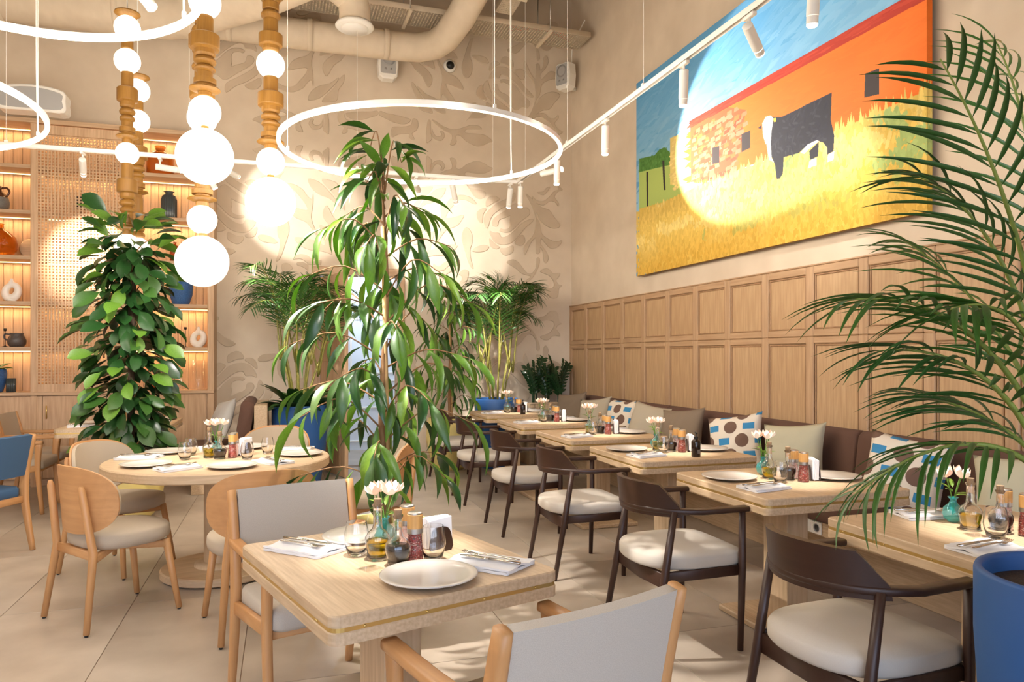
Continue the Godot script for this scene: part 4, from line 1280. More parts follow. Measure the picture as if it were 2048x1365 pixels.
func make_painting() -> void:
	var W := 1200
	var Hh := 667
	var im := Image.create(W, Hh, false, Image.FORMAT_RGB8)
	rng.seed = 41
	var poly := func(key: String) -> PackedVector2Array:
		var o := PackedVector2Array()
		var f: Array = PAINT[key]
		for i in range(0, f.size(), 2):
			o.append(Vector2(f[i] * W, f[i + 1] * Hh))
		return o
	var jit := func(c: Color, a: float) -> Color:
		var j := rng.randf_range(-a, a)
		return Color(clampf(c.r + j, 0, 1), clampf(c.g + j, 0, 1), clampf(c.b + j * 0.8, 0, 1))
	# sky in broad strokes
	im.fill(C(96, 160, 204))
	for i in 1500:
		var p := Vector2(rng.randf() * W, rng.randf() * Hh * 0.68)
		var t := clampf(p.y / (Hh * 0.6) + rng.randf_range(-0.15, 0.15), 0, 1)
		dab(im, p, rng.randf_range(30, 80), rng.randf_range(4, 12), rng.randf_range(-0.5, 0.1), jit.call(C(88, 156, 204).lerp(C(150, 196, 222), t), 0.008))
	fill_poly(im, poly.call("trees"), C(78, 128, 50))
	for i in 200:
		var p := Vector2(rng.randf_range(0.0, 0.19) * W, rng.randf_range(0.42, 0.5) * Hh)
		if Geometry2D.is_point_in_polygon(p, poly.call("trees")):
			dab(im, p, 7, 4, rng.randf() * PI, jit.call(C(80, 132, 54), 0.06))
	fill_poly(im, poly.call("field"), C(176, 196, 104))
	fill_poly(im, poly.call("post1"), C(50, 44, 40))
	fill_poly(im, poly.call("post2"), C(50, 44, 40))
	fill_poly(im, poly.call("hay"), C(232, 206, 120))
	for i in 160:
		var p := Vector2(rng.randf_range(0.195, 0.29) * W, rng.randf_range(0.39, 0.63) * Hh)
		dab(im, p, rng.randf_range(8, 16), rng.randf_range(3, 6), rng.randf_range(-0.3, 0.3), jit.call(C(236, 210, 132), 0.06))
	fill_poly(im, poly.call("barn"), C(240, 116, 30))
	for i in 900:
		var p := Vector2(rng.randf_range(0.3, 1.0) * W, rng.randf_range(0.4, 0.66) * Hh)
		dab(im, p, rng.randf_range(20, 60), rng.randf_range(4, 9), rng.randf_range(-0.3, 0.3), jit.call(C(240, 118, 32), 0.01))
	# red brickwork daubs at the barn's end
	fill_poly(im, poly.call("brick"), C(226, 90, 48))
	for i in 220:
		var p := Vector2(rng.randf_range(0.3, 0.52) * W, rng.randf_range(0.4, 0.66) * Hh)
		if Geometry2D.is_point_in_polygon(p, poly.call("brick")):
			var c: Color = [C(224, 122, 84), C(212, 76, 42), C(232, 112, 54), C(218, 132, 98)][rng.randi() % 4]
			fill_poly(im, PackedVector2Array([p, p + Vector2(rng.randf_range(12, 26), -1), p + Vector2(22, 10), p + Vector2(-2, 11)]), c)
	fill_poly(im, poly.call("roof"), C(178, 52, 30))
	for i in 160:
		var x := rng.randf_range(0.3, 1.0)
		dab(im, Vector2(x * W, (0.37 + rng.randf_range(-0.012, 0.012)) * Hh), rng.randf_range(20, 50), 2.5, 0.0, jit.call(C(186, 58, 34), 0.05))
	for k in ["win1", "win2", "win3"]:
		fill_poly(im, poly.call(k), C(58, 48, 46))
	# meadow with a ragged upper edge
	fill_poly(im, poly.call("grass"), C(222, 186, 84))
	for i in 120:
		var x := rng.randf_range(0.3, 1.0) * W
		var h := rng.randf_range(8, 26) * (0.5 + x / W)
		fill_poly(im, PackedVector2Array([Vector2(x - 8, 0.685 * Hh), Vector2(x + rng.randf_range(-3, 3), 0.67 * Hh - h), Vector2(x + 8, 0.685 * Hh)]), jit.call(C(232, 202, 108), 0.04))
	var ns := FastNoiseLite.new()
	ns.seed = 4
	ns.frequency = 0.006
	for i in 5200:
		var p := Vector2(rng.randf() * W, rng.randf_range(0.672, 1.0) * Hh)
		var v := ns.get_noise_2d(p.x * 0.7, p.y * 1.6)
		var down := (p.y / Hh - 0.67) / 0.33
		var c := C(228, 194, 96)
		if v > 0.06 and down < 0.72 and p.x > 0.35 * W:
			c = C(168, 188, 112)
		elif v < -0.12:
			c = C(236, 210, 124)
		if down > 0.45:
			c = c.lerp(C(212, 166, 58), clampf((down - 0.45) * 2.0, 0, 0.85))
		dab(im, p, rng.randf_range(5, 13), rng.randf_range(3, 7), rng.randf_range(-1.9, -1.2), jit.call(c, 0.045))
	# the black cow with a white face
	fill_poly(im, poly.call("leg"), C(40, 40, 48))
	fill_poly(im, poly.call("cow"), C(40, 40, 50))
	for i in 130:
		var p := Vector2(rng.randf_range(0.62, 0.78) * W, rng.randf_range(0.54, 0.68) * Hh)
		if Geometry2D.is_point_in_polygon(p, poly.call("cow")):
			dab(im, p, rng.randf_range(6, 14), 3, rng.randf() * PI, jit.call(C(46, 46, 58), 0.05))
	for k in ["head", "chest", "sock1", "sock2", "belly"]:
		fill_poly(im, poly.call(k), C(240, 238, 238))
	fill_poly(im, poly.call("ear"), C(52, 50, 56))
	fill_poly(im, poly.call("tag"), C(238, 206, 60))
	var m := plain(Color.WHITE, 0.75)
	m.albedo_texture = ImageTexture.create_from_image(im)
	m.texture_repeat = false
	var o := thing("painting", "large canvas of a black cow with a white face before an orange barn", "painting", V(XR - 0.04, 3.3625, 5.42))
	var l := 3.84
	var h := 2.135
	var st := SurfaceTool.new()
	st.begin(Mesh.PRIMITIVE_TRIANGLES)
	var at := [Vector3(-0.021, h / 2, -l / 2), Vector3(-0.021, h / 2, l / 2), Vector3(-0.021, -h / 2, l / 2), Vector3(-0.021, -h / 2, -l / 2)]
	var uv := [Vector2(0, 0), Vector2(1, 0), Vector2(1, 1), Vector2(0, 1)]
	for i in [0, 1, 2, 0, 2, 3]:
		st.set_normal(Vector3.LEFT)
		st.set_uv(uv[i])
		st.add_vertex(at[i])
	# the print goes on round the near edge of the stretcher
	var side := [Vector3(-0.021, h / 2, l / 2 + 0.001), Vector3(0.02, h / 2, l / 2 + 0.001), Vector3(0.02, -h / 2, l / 2 + 0.001), Vector3(-0.021, -h / 2, l / 2 + 0.001)]
	var suv := [Vector2(1, 0), Vector2(0.985, 0), Vector2(0.985, 1), Vector2(1, 1)]
	for i in [0, 1, 2, 0, 2, 3]:
		st.set_normal(Vector3.BACK)
		st.set_uv(suv[i])
		st.add_vertex(side[i])
	piece("canvas_face", st.commit(), m, o)
	piece("stretcher_frame", box(Vector3(0.04, h, l), 0.002), M.canvasedge, o)

# ---------------------------------------------------------------- furniture
func square_table(called: String, label: String, at: Vector3, turn: float, w: float, l: float) -> Node3D:
	# w along local x, l along local z
	var o := thing(called, label, "table", at, turn, "square oak tables")
	piece("tabletop", slab(w, l, 0.035, 0.718, 0.75, 0.004), M.oak_z, o)
	piece("lower_board", slab(w, l, 0.035, 0.672, 0.706, 0.004), M.oak_z, o)
	piece("brass_band", slab(w - 0.005, l - 0.005, 0.034, 0.7055, 0.7185, 0.0), M.brass, o)
	var stud := SphereMesh.new()
	stud.radius = 0.0045
	stud.height = 0.009
	stud.radial_segments = 8
	stud.rings = 4
	for k in 4:
		for s in [-1, 1]:
			piece("stud", stud, M.brass, o, T(Vector3(-w / 2 + w * (k + 0.5) / 4, 0.712, s * (l / 2 - 0.002))))
			piece("stud", stud, M.brass, o, T(Vector3(s * (w / 2 - 0.002), 0.712, -l / 2 + l * (k + 0.5) / 4)))
	piece("column", box(Vector3(0.13, 0.64, 0.20), 0.004), M.oak_y, o, T(Vector3(0, 0.352, 0)))
	piece("base_plate", box(Vector3(0.5, 0.032, 0.5), 0.006), M.oak_z, o, T(Vector3(0, 0.017, 0)))
	return o

func round_table(at: Vector3) -> void:
	var o := thing("round_table", "round oak pedestal table laid for five", "table", at)
	piece("tabletop", turned_runs([[Vector2(0, 0.69), Vector2(0.68, 0.69)], [Vector2(0.68, 0.69), Vector2(0.69, 0.697)], [Vector2(0.69, 0.697), Vector2(0.69, 0.743)], [Vector2(0.69, 0.743), Vector2(0.683, 0.75)], [Vector2(0.683, 0.75), Vector2(0, 0.75)]], 72), M.oak_x, o)
	piece("apron", turned([Vector2(0.23, 0.64), Vector2(0.23, 0.69)], 40), M.oak_y, o)
	piece("column", turned_runs([[Vector2(0.10, 0.06), Vector2(0.10, 0.69)]], 36), M.oak_y, o)
	piece("collar", turned([Vector2(0.16, 0.055), Vector2(0.155, 0.085), Vector2(0.10, 0.09)], 36), M.oak_y, o)
	piece("base_disc", turned_runs([[Vector2(0, 0.008), Vector2(0.35, 0.008)], [Vector2(0.35, 0.008), Vector2(0.36, 0.015)], [Vector2(0.36, 0.015), Vector2(0.36, 0.052)], [Vector2(0.36, 0.052), Vector2(0.35, 0.06)], [Vector2(0.35, 0.06), Vector2(0, 0.06)]], 56), M.oak_x, o)
	piece("base_foot", turned([Vector2(0.3, 0), Vector2(0.3, 0.01)], 40), M.black, o)

func dark_chair() -> Node3D:
	# a horseshoe armchair; it faces local -z, its seat centre over the origin
	var o := thing("dark_armchair", "", "chair", Vector3.ZERO, 0, "dark wooden armchairs along the banquette tables")
	var rear := []
	for s in [-1, 1]:
		# front legs upright to the arm, rear legs raking back
		piece("leg", pipe([Vector3(s * 0.275, 0, -0.19), Vector3(s * 0.275, 0.4, -0.2), Vector3(s * 0.275, 0.675, -0.2)], [0.014, 0.0185, 0.016], 12), M.dark, o)
		piece("leg", pipe([Vector3(s * 0.26, 0, 0.275), Vector3(s * 0.25, 0.4, 0.2), Vector3(s * 0.245, 0.68, 0.15)], [0.014, 0.019, 0.016], 12), M.dark, o)
		piece("seat_rail", beam([Vector3(s * 0.262, 0.385, -0.2), Vector3(s * 0.245, 0.375, 0.19)], 0.022, 0.05), M.dark, o)
	piece("seat_rail", beam([Vector3(-0.27, 0.385, -0.2), Vector3(0.27, 0.385, -0.2)], 0.022, 0.05), M.dark, o)
	piece("seat_rail", beam([Vector3(-0.245, 0.355, 0.195), Vector3(0.0, 0.345, 0.20), Vector3(0.245, 0.355, 0.195)], 0.024, 0.075), M.dark, o)
	# horseshoe arm
	var pts := []
	var ws := []
	var hs := []
	for k in 25:
		var t := -1.0 + 2.0 * k / 24
		var a := t * 1.62
		var x := 0.285 * sin(clampf(a, -PI / 2, PI / 2))
		var z := -0.03 + 0.30 * cos(clampf(a, -PI / 2, PI / 2))
		if absf(t) > 0.82:
			var e := (absf(t) - 0.82) / 0.18
			z = lerpf(0.05, -0.225, e)
			x = signf(t) * lerpf(0.284, 0.275, e)
		pts.append(Vector3(x, 0.682, z))
		ws.append(lerpf(0.035, 0.05, clampf(absf(t) * 1.4 - 0.4, 0, 1)))
		hs.append(lerpf(0.03, 0.026, absf(t)))
	piece("arm_rail", beam(pts, ws, hs, Vector3.UP, 0.6), M.dark_x, o)
	# tall curved crest
	var grid := []
	for r in 7:
		var row := []
		for c in 21:
			var t := -1.0 + 2.0 * c / 20
			var a := t * 1.08
			var v := r / 6.0
			var top := 0.815 - 0.02 * t * t
			var low := 0.655
			if absf(t) > 0.72:
				top = lerpf(top, 0.70, pow((absf(t) - 0.72) / 0.28, 1.0))
			var lean := 0.02 * v
			row.append(Vector3(0.285 * sin(a), lerpf(low, top, v), -0.03 + (0.30 + lean) * cos(a)))
		grid.append(row)
	piece("crest", sheet(grid, 0.024), M.dark_x, o)
	# seat pad: straight in front, round behind
	var st := mb(false)
	var prof := [[0.0, -0.035, 0], [0.96, -0.035, 0], [1.0, -0.022, 0], [1.0, 0.018, 0], [0.97, 0.032, 0], [0.6, 0.04, 0], [0.0, 0.043, 0]]
	var n := 44
	var rim := []
	for j in n:
		var a := TAU * j / n
		var cx := cos(a)
		var sz := sin(a)
		var e := 0.34 if sz < 0 else 0.8
		rim.append(Vector3(0.265 * signf(cx) * pow(absf(cx), e), 0, (0.245 if sz < 0 else 0.28) * signf(sz) * pow(absf(sz), e)))
	for i in prof.size() - 1:
		for j in n:
			var k := (j + 1) % n
			var A: Vector3 = rim[j] * prof[i][0] + Vector3(0, prof[i][1], 0)
			var B: Vector3 = rim[k] * prof[i][0] + Vector3(0, prof[i][1], 0)
			var Cc: Vector3 = rim[k] * prof[i + 1][0] + Vector3(0, prof[i + 1][1], 0)
			var Dd: Vector3 = rim[j] * prof[i + 1][0] + Vector3(0, prof[i + 1][1], 0)
			if prof[i][0] > 0:
				tri(st, B, A, Cc)
			if prof[i + 1][0] > 0:
				tri(st, A, Dd, Cc)
	piece("seat_pad", fin(st), M.cream, o, T(Vector3(0, 0.438, -0.005)))
	piece("label_tag", box(Vector3(0.035, 0.006, 0.004), 0.001), M.black, o, T(Vector3(0.13, 0.436, 0.225), E(0, 30, 0)))
	return o

func armchair(label: String, at: Vector3, turn: float, fabric: Material, group := "") -> Node3D:
	# square beech armchair with an upholstered back sling
	var o := thing("wooden_armchair", label, "chair", at, turn, group)
	for s in [-1, 1]:
		piece("leg", beam(spline([Vector3(s * 0.262, 0, 0.30), Vector3(s * 0.262, 0.35, 0.235), Vector3(s * 0.262, 0.56, 0.235), Vector3(s * 0.262, 0.845, 0.30)], 4), [0.03, 0.032, 0.034, 0.036, 0.038, 0.038, 0.038, 0.038, 0.038, 0.036, 0.036, 0.034, 0.032], [0.034, 0.04, 0.045, 0.05, 0.055, 0.06, 0.065, 0.06, 0.058, 0.056, 0.054, 0.052, 0.048], Vector3.BACK, 0.7), M.beech, o)
		piece("leg", beam(spline([Vector3(s * 0.262, 0, -0.25), Vector3(s * 0.262, 0.4, -0.215), Vector3(s * 0.262, 0.63, -0.225)], 5), 0.036, [0.034, 0.036, 0.038, 0.04, 0.042, 0.044, 0.046, 0.05, 0.054, 0.058, 0.06], Vector3.BACK, 0.7), M.beech, o)
		piece("armrest", beam(spline([Vector3(s * 0.262, 0.638, 0.255), Vector3(s * 0.262, 0.632, 0.0), Vector3(s * 0.262, 0.64, -0.255)], 6), 0.05, 0.03, Vector3.UP, 0.5), M.beech_z, o)
		piece("side_rail", beam([Vector3(s * 0.262, 0.37, 0.235), Vector3(s * 0.262, 0.41, -0.215)], 0.026, 0.055), M.beech_z, o)
	piece("cross_rail", beam([Vector3(-0.26, 0.37, 0.225), Vector3(0.26, 0.37, 0.225)], 0.026, 0.05), M.beech_x, o)
	piece("cross_rail", beam([Vector3(-0.26, 0.385, -0.2), Vector3(0.26, 0.385, -0.2)], 0.026, 0.04), M.beech_x, o)
	var grid := []
	for r in 9:
		var row := []
		for c in 15:
			var t := -1.0 + 2.0 * c / 14
			var v := r / 8.0
			row.append(Vector3(0.243 * t, lerpf(0.55, 0.845, v), lerpf(0.235, 0.30, v) + 0.02 * (1 - t * t)))
		grid.append(row)
	piece("backrest", sheet(grid, 0.032), fabric, o)
	piece("seat", pillowbox(0.5, 0.47, 0.085, 0.02), fabric, o, T(Vector3(0, 0.432, -0.015), E(2, 0, 0)))
	return o

func pillowbox(w: float, d: float, h: float, crown: float) -> ArrayMesh:
	var st := mb(false)
	var n := 40
	var rim := rrect(w, d, 0.045, 9)
	n = rim.size()
	var prof := [[0.0, -h / 2], [0.95, -h / 2], [1.0, -h / 2 + 0.015], [1.0, h / 2 - 0.02], [0.96, h / 2 - 0.003], [0.6, h / 2 + crown * 0.7], [0.0, h / 2 + crown]]
	for i in prof.size() - 1:
		for j in n:
			var k := (j + 1) % n
			var A := Vector3(rim[j].x * prof[i][0], prof[i][1], -rim[j].y * prof[i][0])
			var B := Vector3(rim[k].x * prof[i][0], prof[i][1], -rim[k].y * prof[i][0])
			var Cc := Vector3(rim[k].x * prof[i + 1][0], prof[i + 1][1], -rim[k].y * prof[i + 1][0])
			var Dd := Vector3(rim[j].x * prof[i + 1][0], prof[i + 1][1], -rim[j].y * prof[i + 1][0])
			if prof[i][0] > 0:
				tri(st, A, B, Cc)
			if prof[i + 1][0] > 0:
				tri(st, A, Cc, Dd)
	return fin(st)

func shell_chair() -> Node3D:
	# round seat, oval plywood back between two posts
	var o := thing("shell_chair", "", "chair", Vector3.ZERO, 0, "beech chairs with oval plywood backs round the round table")
	var foot := turned([Vector2(0, 0), Vector2(0.009, 0), Vector2(0.009, 0.012)], 10, false)
	for s in [-1, 1]:
		var a := Vector3(s * 0.225, 0.01, -0.225)
		piece("leg", pipe([a, Vector3(s * 0.185, 0.40, -0.17)], [0.0155, 0.0205], 14), M.beech, o)
		piece("foot_cap", foot, M.black, o, T(Vector3(a.x, 0, a.z)))
		var b := Vector3(s * 0.235, 0.01, 0.275)
		piece("leg", pipe([b, Vector3(s * 0.20, 0.40, 0.225), Vector3(s * 0.172, 0.725, 0.268), Vector3(s * 0.17, 0.75, 0.272)], [0.0155, 0.0205, 0.018, 0.010], 14), M.beech, o)
		piece("foot_cap", foot, M.black, o, T(Vector3(b.x, 0, b.z)))
	piece("under_frame", beam([Vector3(-0.20, 0.385, 0.222), Vector3(0.20, 0.385, 0.222)], 0.022, 0.045), M.beech_x, o)
	piece("under_frame", beam([Vector3(-0.19, 0.375, -0.17), Vector3(0.20, 0.375, 0.215)], 0.03, 0.04), M.beech_x, o)
	piece("under_frame", beam([Vector3(0.19, 0.375, -0.17), Vector3(-0.20, 0.375, 0.215)], 0.03, 0.04), M.beech_x, o)
	# back shell and its pad
	var shell := func(w: float, y0: float, y1: float, inset: float, th: float) -> ArrayMesh:
		var grid := []
		for r in 11:
			var row := []
			for c in 27:
				var t := -1.0 + 2.0 * c / 26
				var tt := signf(t) * (1.0 - pow(1.0 - absf(t), 1.8))
				var v := r / 10.0
				var hh := pow(maxf(0.0, 1.0 - pow(absf(tt), 3.0)), 1.0 / 2.6)
				var yc := lerpf(y0, y1, 0.54)
				var y := yc + (v - 0.5) * (y1 - y0) * maxf(hh, 0.04)
				var z := 0.245 - inset - 0.13 * pow(absf(tt), 2.2) + 0.03 * (y - y0) / (y1 - y0)
				row.append(Vector3(w * tt, y, z))
			grid.append(row)
		return sheet(grid, th)
	piece("plywood_back", shell.call(0.275, 0.475, 0.83, 0.0, 0.012), M.beech_x, o)
	piece("back_pad", shell.call(0.262, 0.487, 0.82, 0.014, 0.02), M.beige, o)
	# thick round cushion
	var st := mb(false)
	var prof := [[0.0, -0.045], [0.9, -0.045], [0.985, -0.03], [1.0, -0.005], [0.99, 0.022], [0.95, 0.036], [0.7, 0.046], [0.0, 0.05]]
	var n := 48
	var rim := []
	for j in n:
		var a := TAU * j / n
		var k := pow(pow(absf(cos(a)), 2.6) + pow(absf(sin(a)), 2.6), -1 / 2.6)
		rim.append(Vector3(0.245 * cos(a) * k, 0, -0.235 * sin(a) * k))
	for i in prof.size() - 1:
		for j in n:
			var k := (j + 1) % n
			var A: Vector3 = rim[j] * prof[i][0] + Vector3(0, prof[i][1], 0)
			var B: Vector3 = rim[k] * prof[i][0] + Vector3(0, prof[i][1], 0)
			var Cc: Vector3 = rim[k] * prof[i + 1][0] + Vector3(0, prof[i + 1][1], 0)
			var Dd: Vector3 = rim[j] * prof[i + 1][0] + Vector3(0, prof[i + 1][1], 0)
			if prof[i][0] > 0:
				tri(st, A, B, Cc)
			if prof[i + 1][0] > 0:
				tri(st, A, Cc, Dd)
	piece("seat_cushion", fin(st), M.beige, o, T(Vector3(0, 0.448, -0.01)))
	piece("bracket", box(Vector3(0.04, 0.012, 0.03), 0.002), M.steel, o, T(Vector3(0.12, 0.4, 0.02)))
	return o

func make_bench() -> void:
	var o := thing("banquette", "long oak banquette with brown upholstery along the panelled wall", "bench", V(3.42, 0, 0))
	var d0 := 0.6
	var d1 := 8.85
	var seg := 1.265
	piece("base", box(Vector3(0.3, 0.30, d1 - d0 - 0.2), 0.004), M.oak_z, o, T(V(0.16, 0.15, (d0 + d1) / 2)))
	piece("seat_board", box(Vector3(0.46, 0.10, d1 - d0), 0.004), M.oak_z, o, T(V(0.02, 0.335, (d0 + d1) / 2)))
	piece("back_board", box(Vector3(0.02, 0.55, d1 - d0), 0.004), M.oak_z, o, T(V(0.355, 0.60, (d0 + d1) / 2)))
	var d := 9.005
	while d > d0:
		var a := maxf(d - seg, d0)
		var b := minf(d, d1)
		if b - a > 0.2:
			var st := mb(false)
			piece("seat_cushion", pillowbox(0.50, b - a - 0.012, 0.10, 0.015), M.brown, o, T(V(0.0, 0.435, (a + b) / 2)))
			var bb := look_down(Vector3(0.12, -1, 0))
			piece("back_cushion", rollcushion(b - a - 0.012, 0.46, 0.13), M.brown, o, T(V(0.245, 0.69, (a + b) / 2), Basis(Vector3.BACK, deg_to_rad(-7))))
		d -= seg
	# sockets in the base
	for s in [[5.45, "socket"], [3.86, "socket"], [2.72, "socket"], [1.72, "socket"]]:
		var p := piece("socket_plate", box(Vector3(0.008, 0.08, 0.155), 0.003), M.white, o, T(V(-0.215, 0.335, s[0])))
		piece("socket_round", turned([Vector2(0, 0.001), Vector2(0.02, 0.001), Vector2(0.022, 0.004), Vector2(0.026, 0.004), Vector2(0.026, 0)], 18), M.greyrim, p, T(Vector3(-0.003, 0, 0.036), E(0, 0, 90)))
		piece("socket_switch", box(Vector3(0.004, 0.045, 0.045), 0.001), M.white, p, T(Vector3(-0.005, 0, -0.036)))

func rollcushion(l: float, h: float, t: float) -> ArrayMesh:
	# an upright bolster: rounded section t x h (x, y) run along z, its ends rounded
	var sec := rrect(t, h, t * 0.42, 6)
	var st := mb(false)
	var n := sec.size()
	var rows := [[0.0, -l / 2], [0.9, -l / 2 + 0.002], [0.985, -l / 2 + 0.012], [1.0, -l / 2 + 0.03], [1.0, l / 2 - 0.03], [0.985, l / 2 - 0.012], [0.9, l / 2 - 0.002], [0.0, l / 2]]
	for i in rows.size() - 1:
		for j in n:
			var k := (j + 1) % n
			var A := Vector3(sec[j].x * rows[i][0], sec[j].y * (0.6 + 0.4 * rows[i][0]) if rows[i][0] > 0 else 0.0, rows[i][1])
			var B := Vector3(sec[k].x * rows[i][0], sec[k].y * (0.6 + 0.4 * rows[i][0]) if rows[i][0] > 0 else 0.0, rows[i][1])
			var Cc := Vector3(sec[k].x * rows[i + 1][0], sec[k].y * (0.6 + 0.4 * rows[i + 1][0]) if rows[i + 1][0] > 0 else 0.0, rows[i + 1][1])
			var Dd := Vector3(sec[j].x * rows[i + 1][0], sec[j].y * (0.6 + 0.4 * rows[i + 1][0]) if rows[i + 1][0] > 0 else 0.0, rows[i + 1][1])
			if rows[i][0] > 0:
				tri(st, A, B, Cc)
			if rows[i + 1][0] > 0:
				tri(st, A, Cc, Dd)
	return fin(st)

func pillow_mesh(w: float, h: float, t: float, seed_: int) -> ArrayMesh:
	# a knife-edge cushion standing in x, y with pointed corners; uv over its face
	var st := SurfaceTool.new()
	st.begin(Mesh.PRIMITIVE_TRIANGLES)
	st.set_smooth_group(0)
	var ns := FastNoiseLite.new()
	ns.seed = seed_
	ns.frequency = 2.2
	var n := 18
	for side in [1, -1]:
		var g := []
		for i in n + 1:
			var row := []
			for j in n + 1:
				var u := -1.0 + 2.0 * j / n
				var v := -1.0 + 2.0 * i / n
				var pinch_x := 1.0 - 0.09 * (1 - v * v) * u * u
				var pinch_y := 1.0 - 0.09 * (1 - u * u) * v * v
				var bulge := pow(maxf(0, (1 - u * u) * (1 - v * v)), 0.42)
				var wr := ns.get_noise_2d(u, v) * 0.012 * bulge
				row.append(Vector3(u * w / 2 * pinch_x, v * h / 2 * pinch_y, side * (bulge * t / 2 + wr)))
			g.append(row)
		for i in n:
			for j in n:
				var c := [[i, j], [i, j + 1], [i + 1, j + 1], [i + 1, j]]
				if side < 0:
					c.reverse()
				for k in [0, 2, 1, 0, 3, 2]:
					st.set_uv(Vector2(float(c[k][1]) / n, 1.0 - float(c[k][0]) / n))
					st.add_vertex(g[c[k][0]][c[k][1]])
	st.generate_normals()
	return st.commit()

func make_cushions() -> void:
	var im := Image.create(512, 512, false, Image.FORMAT_RGB8)
	im.fill(C(226, 214, 196))
	var disc := func(cx: float, cy: float, r: float, col: Color) -> void:
		var p := PackedVector2Array()
		for k in 40:
			p.append(Vector2(cx + r * cos(TAU * k / 40), cy + r * sin(TAU * k / 40)))
		fill_poly(im, p, col)
	for r in 5:
		for c in 4:
			var x := c * 165.0 - 20 + (60.0 if r % 2 else 0.0)
			var y := r * 128.0
			if (r + c) % 2 == 0:
				disc.call(x + 40, y, 60, C(112, 86, 72))
			else:
				fill_poly(im, PackedVector2Array([Vector2(x - 12, y - 30), Vector2(x + 92, y - 30), Vector2(x + 92, y + 30), Vector2(x - 12, y + 30)]), C(58, 134, 182))
	M.pattern = plain(Color.WHITE, 0.9)
	M.pattern.albedo_texture = ImageTexture.create_from_image(im)
	var list := [
		[3.34, 0.70, "pattern", 62, -8, "patterned cushion of brown discs and blue bars by the nearest tables"],
		[2.62, 0.68, "sage", 70, 5, "pale cushion at the right edge behind the nearest banquette table"],
		[4.30, 0.69, "sage", 66, 6, "pale green linen cushion behind the second banquette table"],
		[4.98, 0.70, "pattern", 60, 10, "patterned cushion of brown discs and blue bars between second and third table"],
		[5.80, 0.69, "taupe", 68, 6, "brown taupe cushion behind the third banquette table"],
		[6.45, 0.69, "linen", 66, -8, "beige linen cushion behind the fourth banquette table"],
		[7.05, 0.70, "pattern", 74, 0, "patterned cushion of brown discs and blue bars farthest from the camera"],
		[7.72, 0.68, "linen", 64, 8, "beige cushion between the fifth and sixth banquette tables"],
		[8.45, 0.70, "taupe", 62, 6, "grey taupe cushion at the far end of the banquette"]]
	for i in list.size():
		var c: Array = list[i]
		var o := thing("cushion", c[5], "cushion", V(3.40, c[1] + 0.03, c[0]), 0, "throw cushions on the banquette")
		var b := Basis(Vector3.UP, deg_to_rad(-c[3])) * Basis(Vector3.RIGHT, deg_to_rad(-17)) * Basis(Vector3.BACK, deg_to_rad(c[4]))
		piece("cover", pillow_mesh(0.46, 0.46, 0.15, i + 3), M[c[2]], o, T(Vector3.ZERO, b))

func make_left_bench() -> void:
	var o := thing("small_bench", "short oak bench with brown upholstery beside the shelf wall", "bench", V(-0.42, 0, 8.52))
	piece("base", box(Vector3(0.5, 0.36, 0.95), 0.004), M.oak_z, o, T(Vector3(-0.22, 0.18, 0)))
	piece("seat_cushion", pillowbox(0.56, 0.96, 0.10, 0.012), M.brown, o, T(Vector3(-0.26, 0.415, 0)))
	piece("back_cushion", rollcushion(0.94, 0.5, 0.14), M.brown, o, T(Vector3(0.04, 0.70, 0), Basis(Vector3.BACK, deg_to_rad(-9))))
	piece("back_board", box(Vector3(0.13, 0.9, 1.0), 0.006), M.oak_z, o, T(Vector3(0.2, 0.45, 0.02)))
	o = thing("cushion", "grey linen cushion leaning on the short bench beside the shelves", "cushion", V(-0.62, 0.73, 8.3))
	piece("cover", pillow_mesh(0.46, 0.46, 0.16, 31), M.greylinen, o, T(Vector3.ZERO, Basis(Vector3.UP, deg_to_rad(-70)) * Basis(Vector3.RIGHT, deg_to_rad(-20)) * Basis(Vector3.BACK, deg_to_rad(8))))

# ---------------------------------------------------------------- tableware
var W := {}
func proto(called: String, category: String, group: String) -> Node3D:
	return thing(called, "", category, Vector3.ZERO, 0, group)

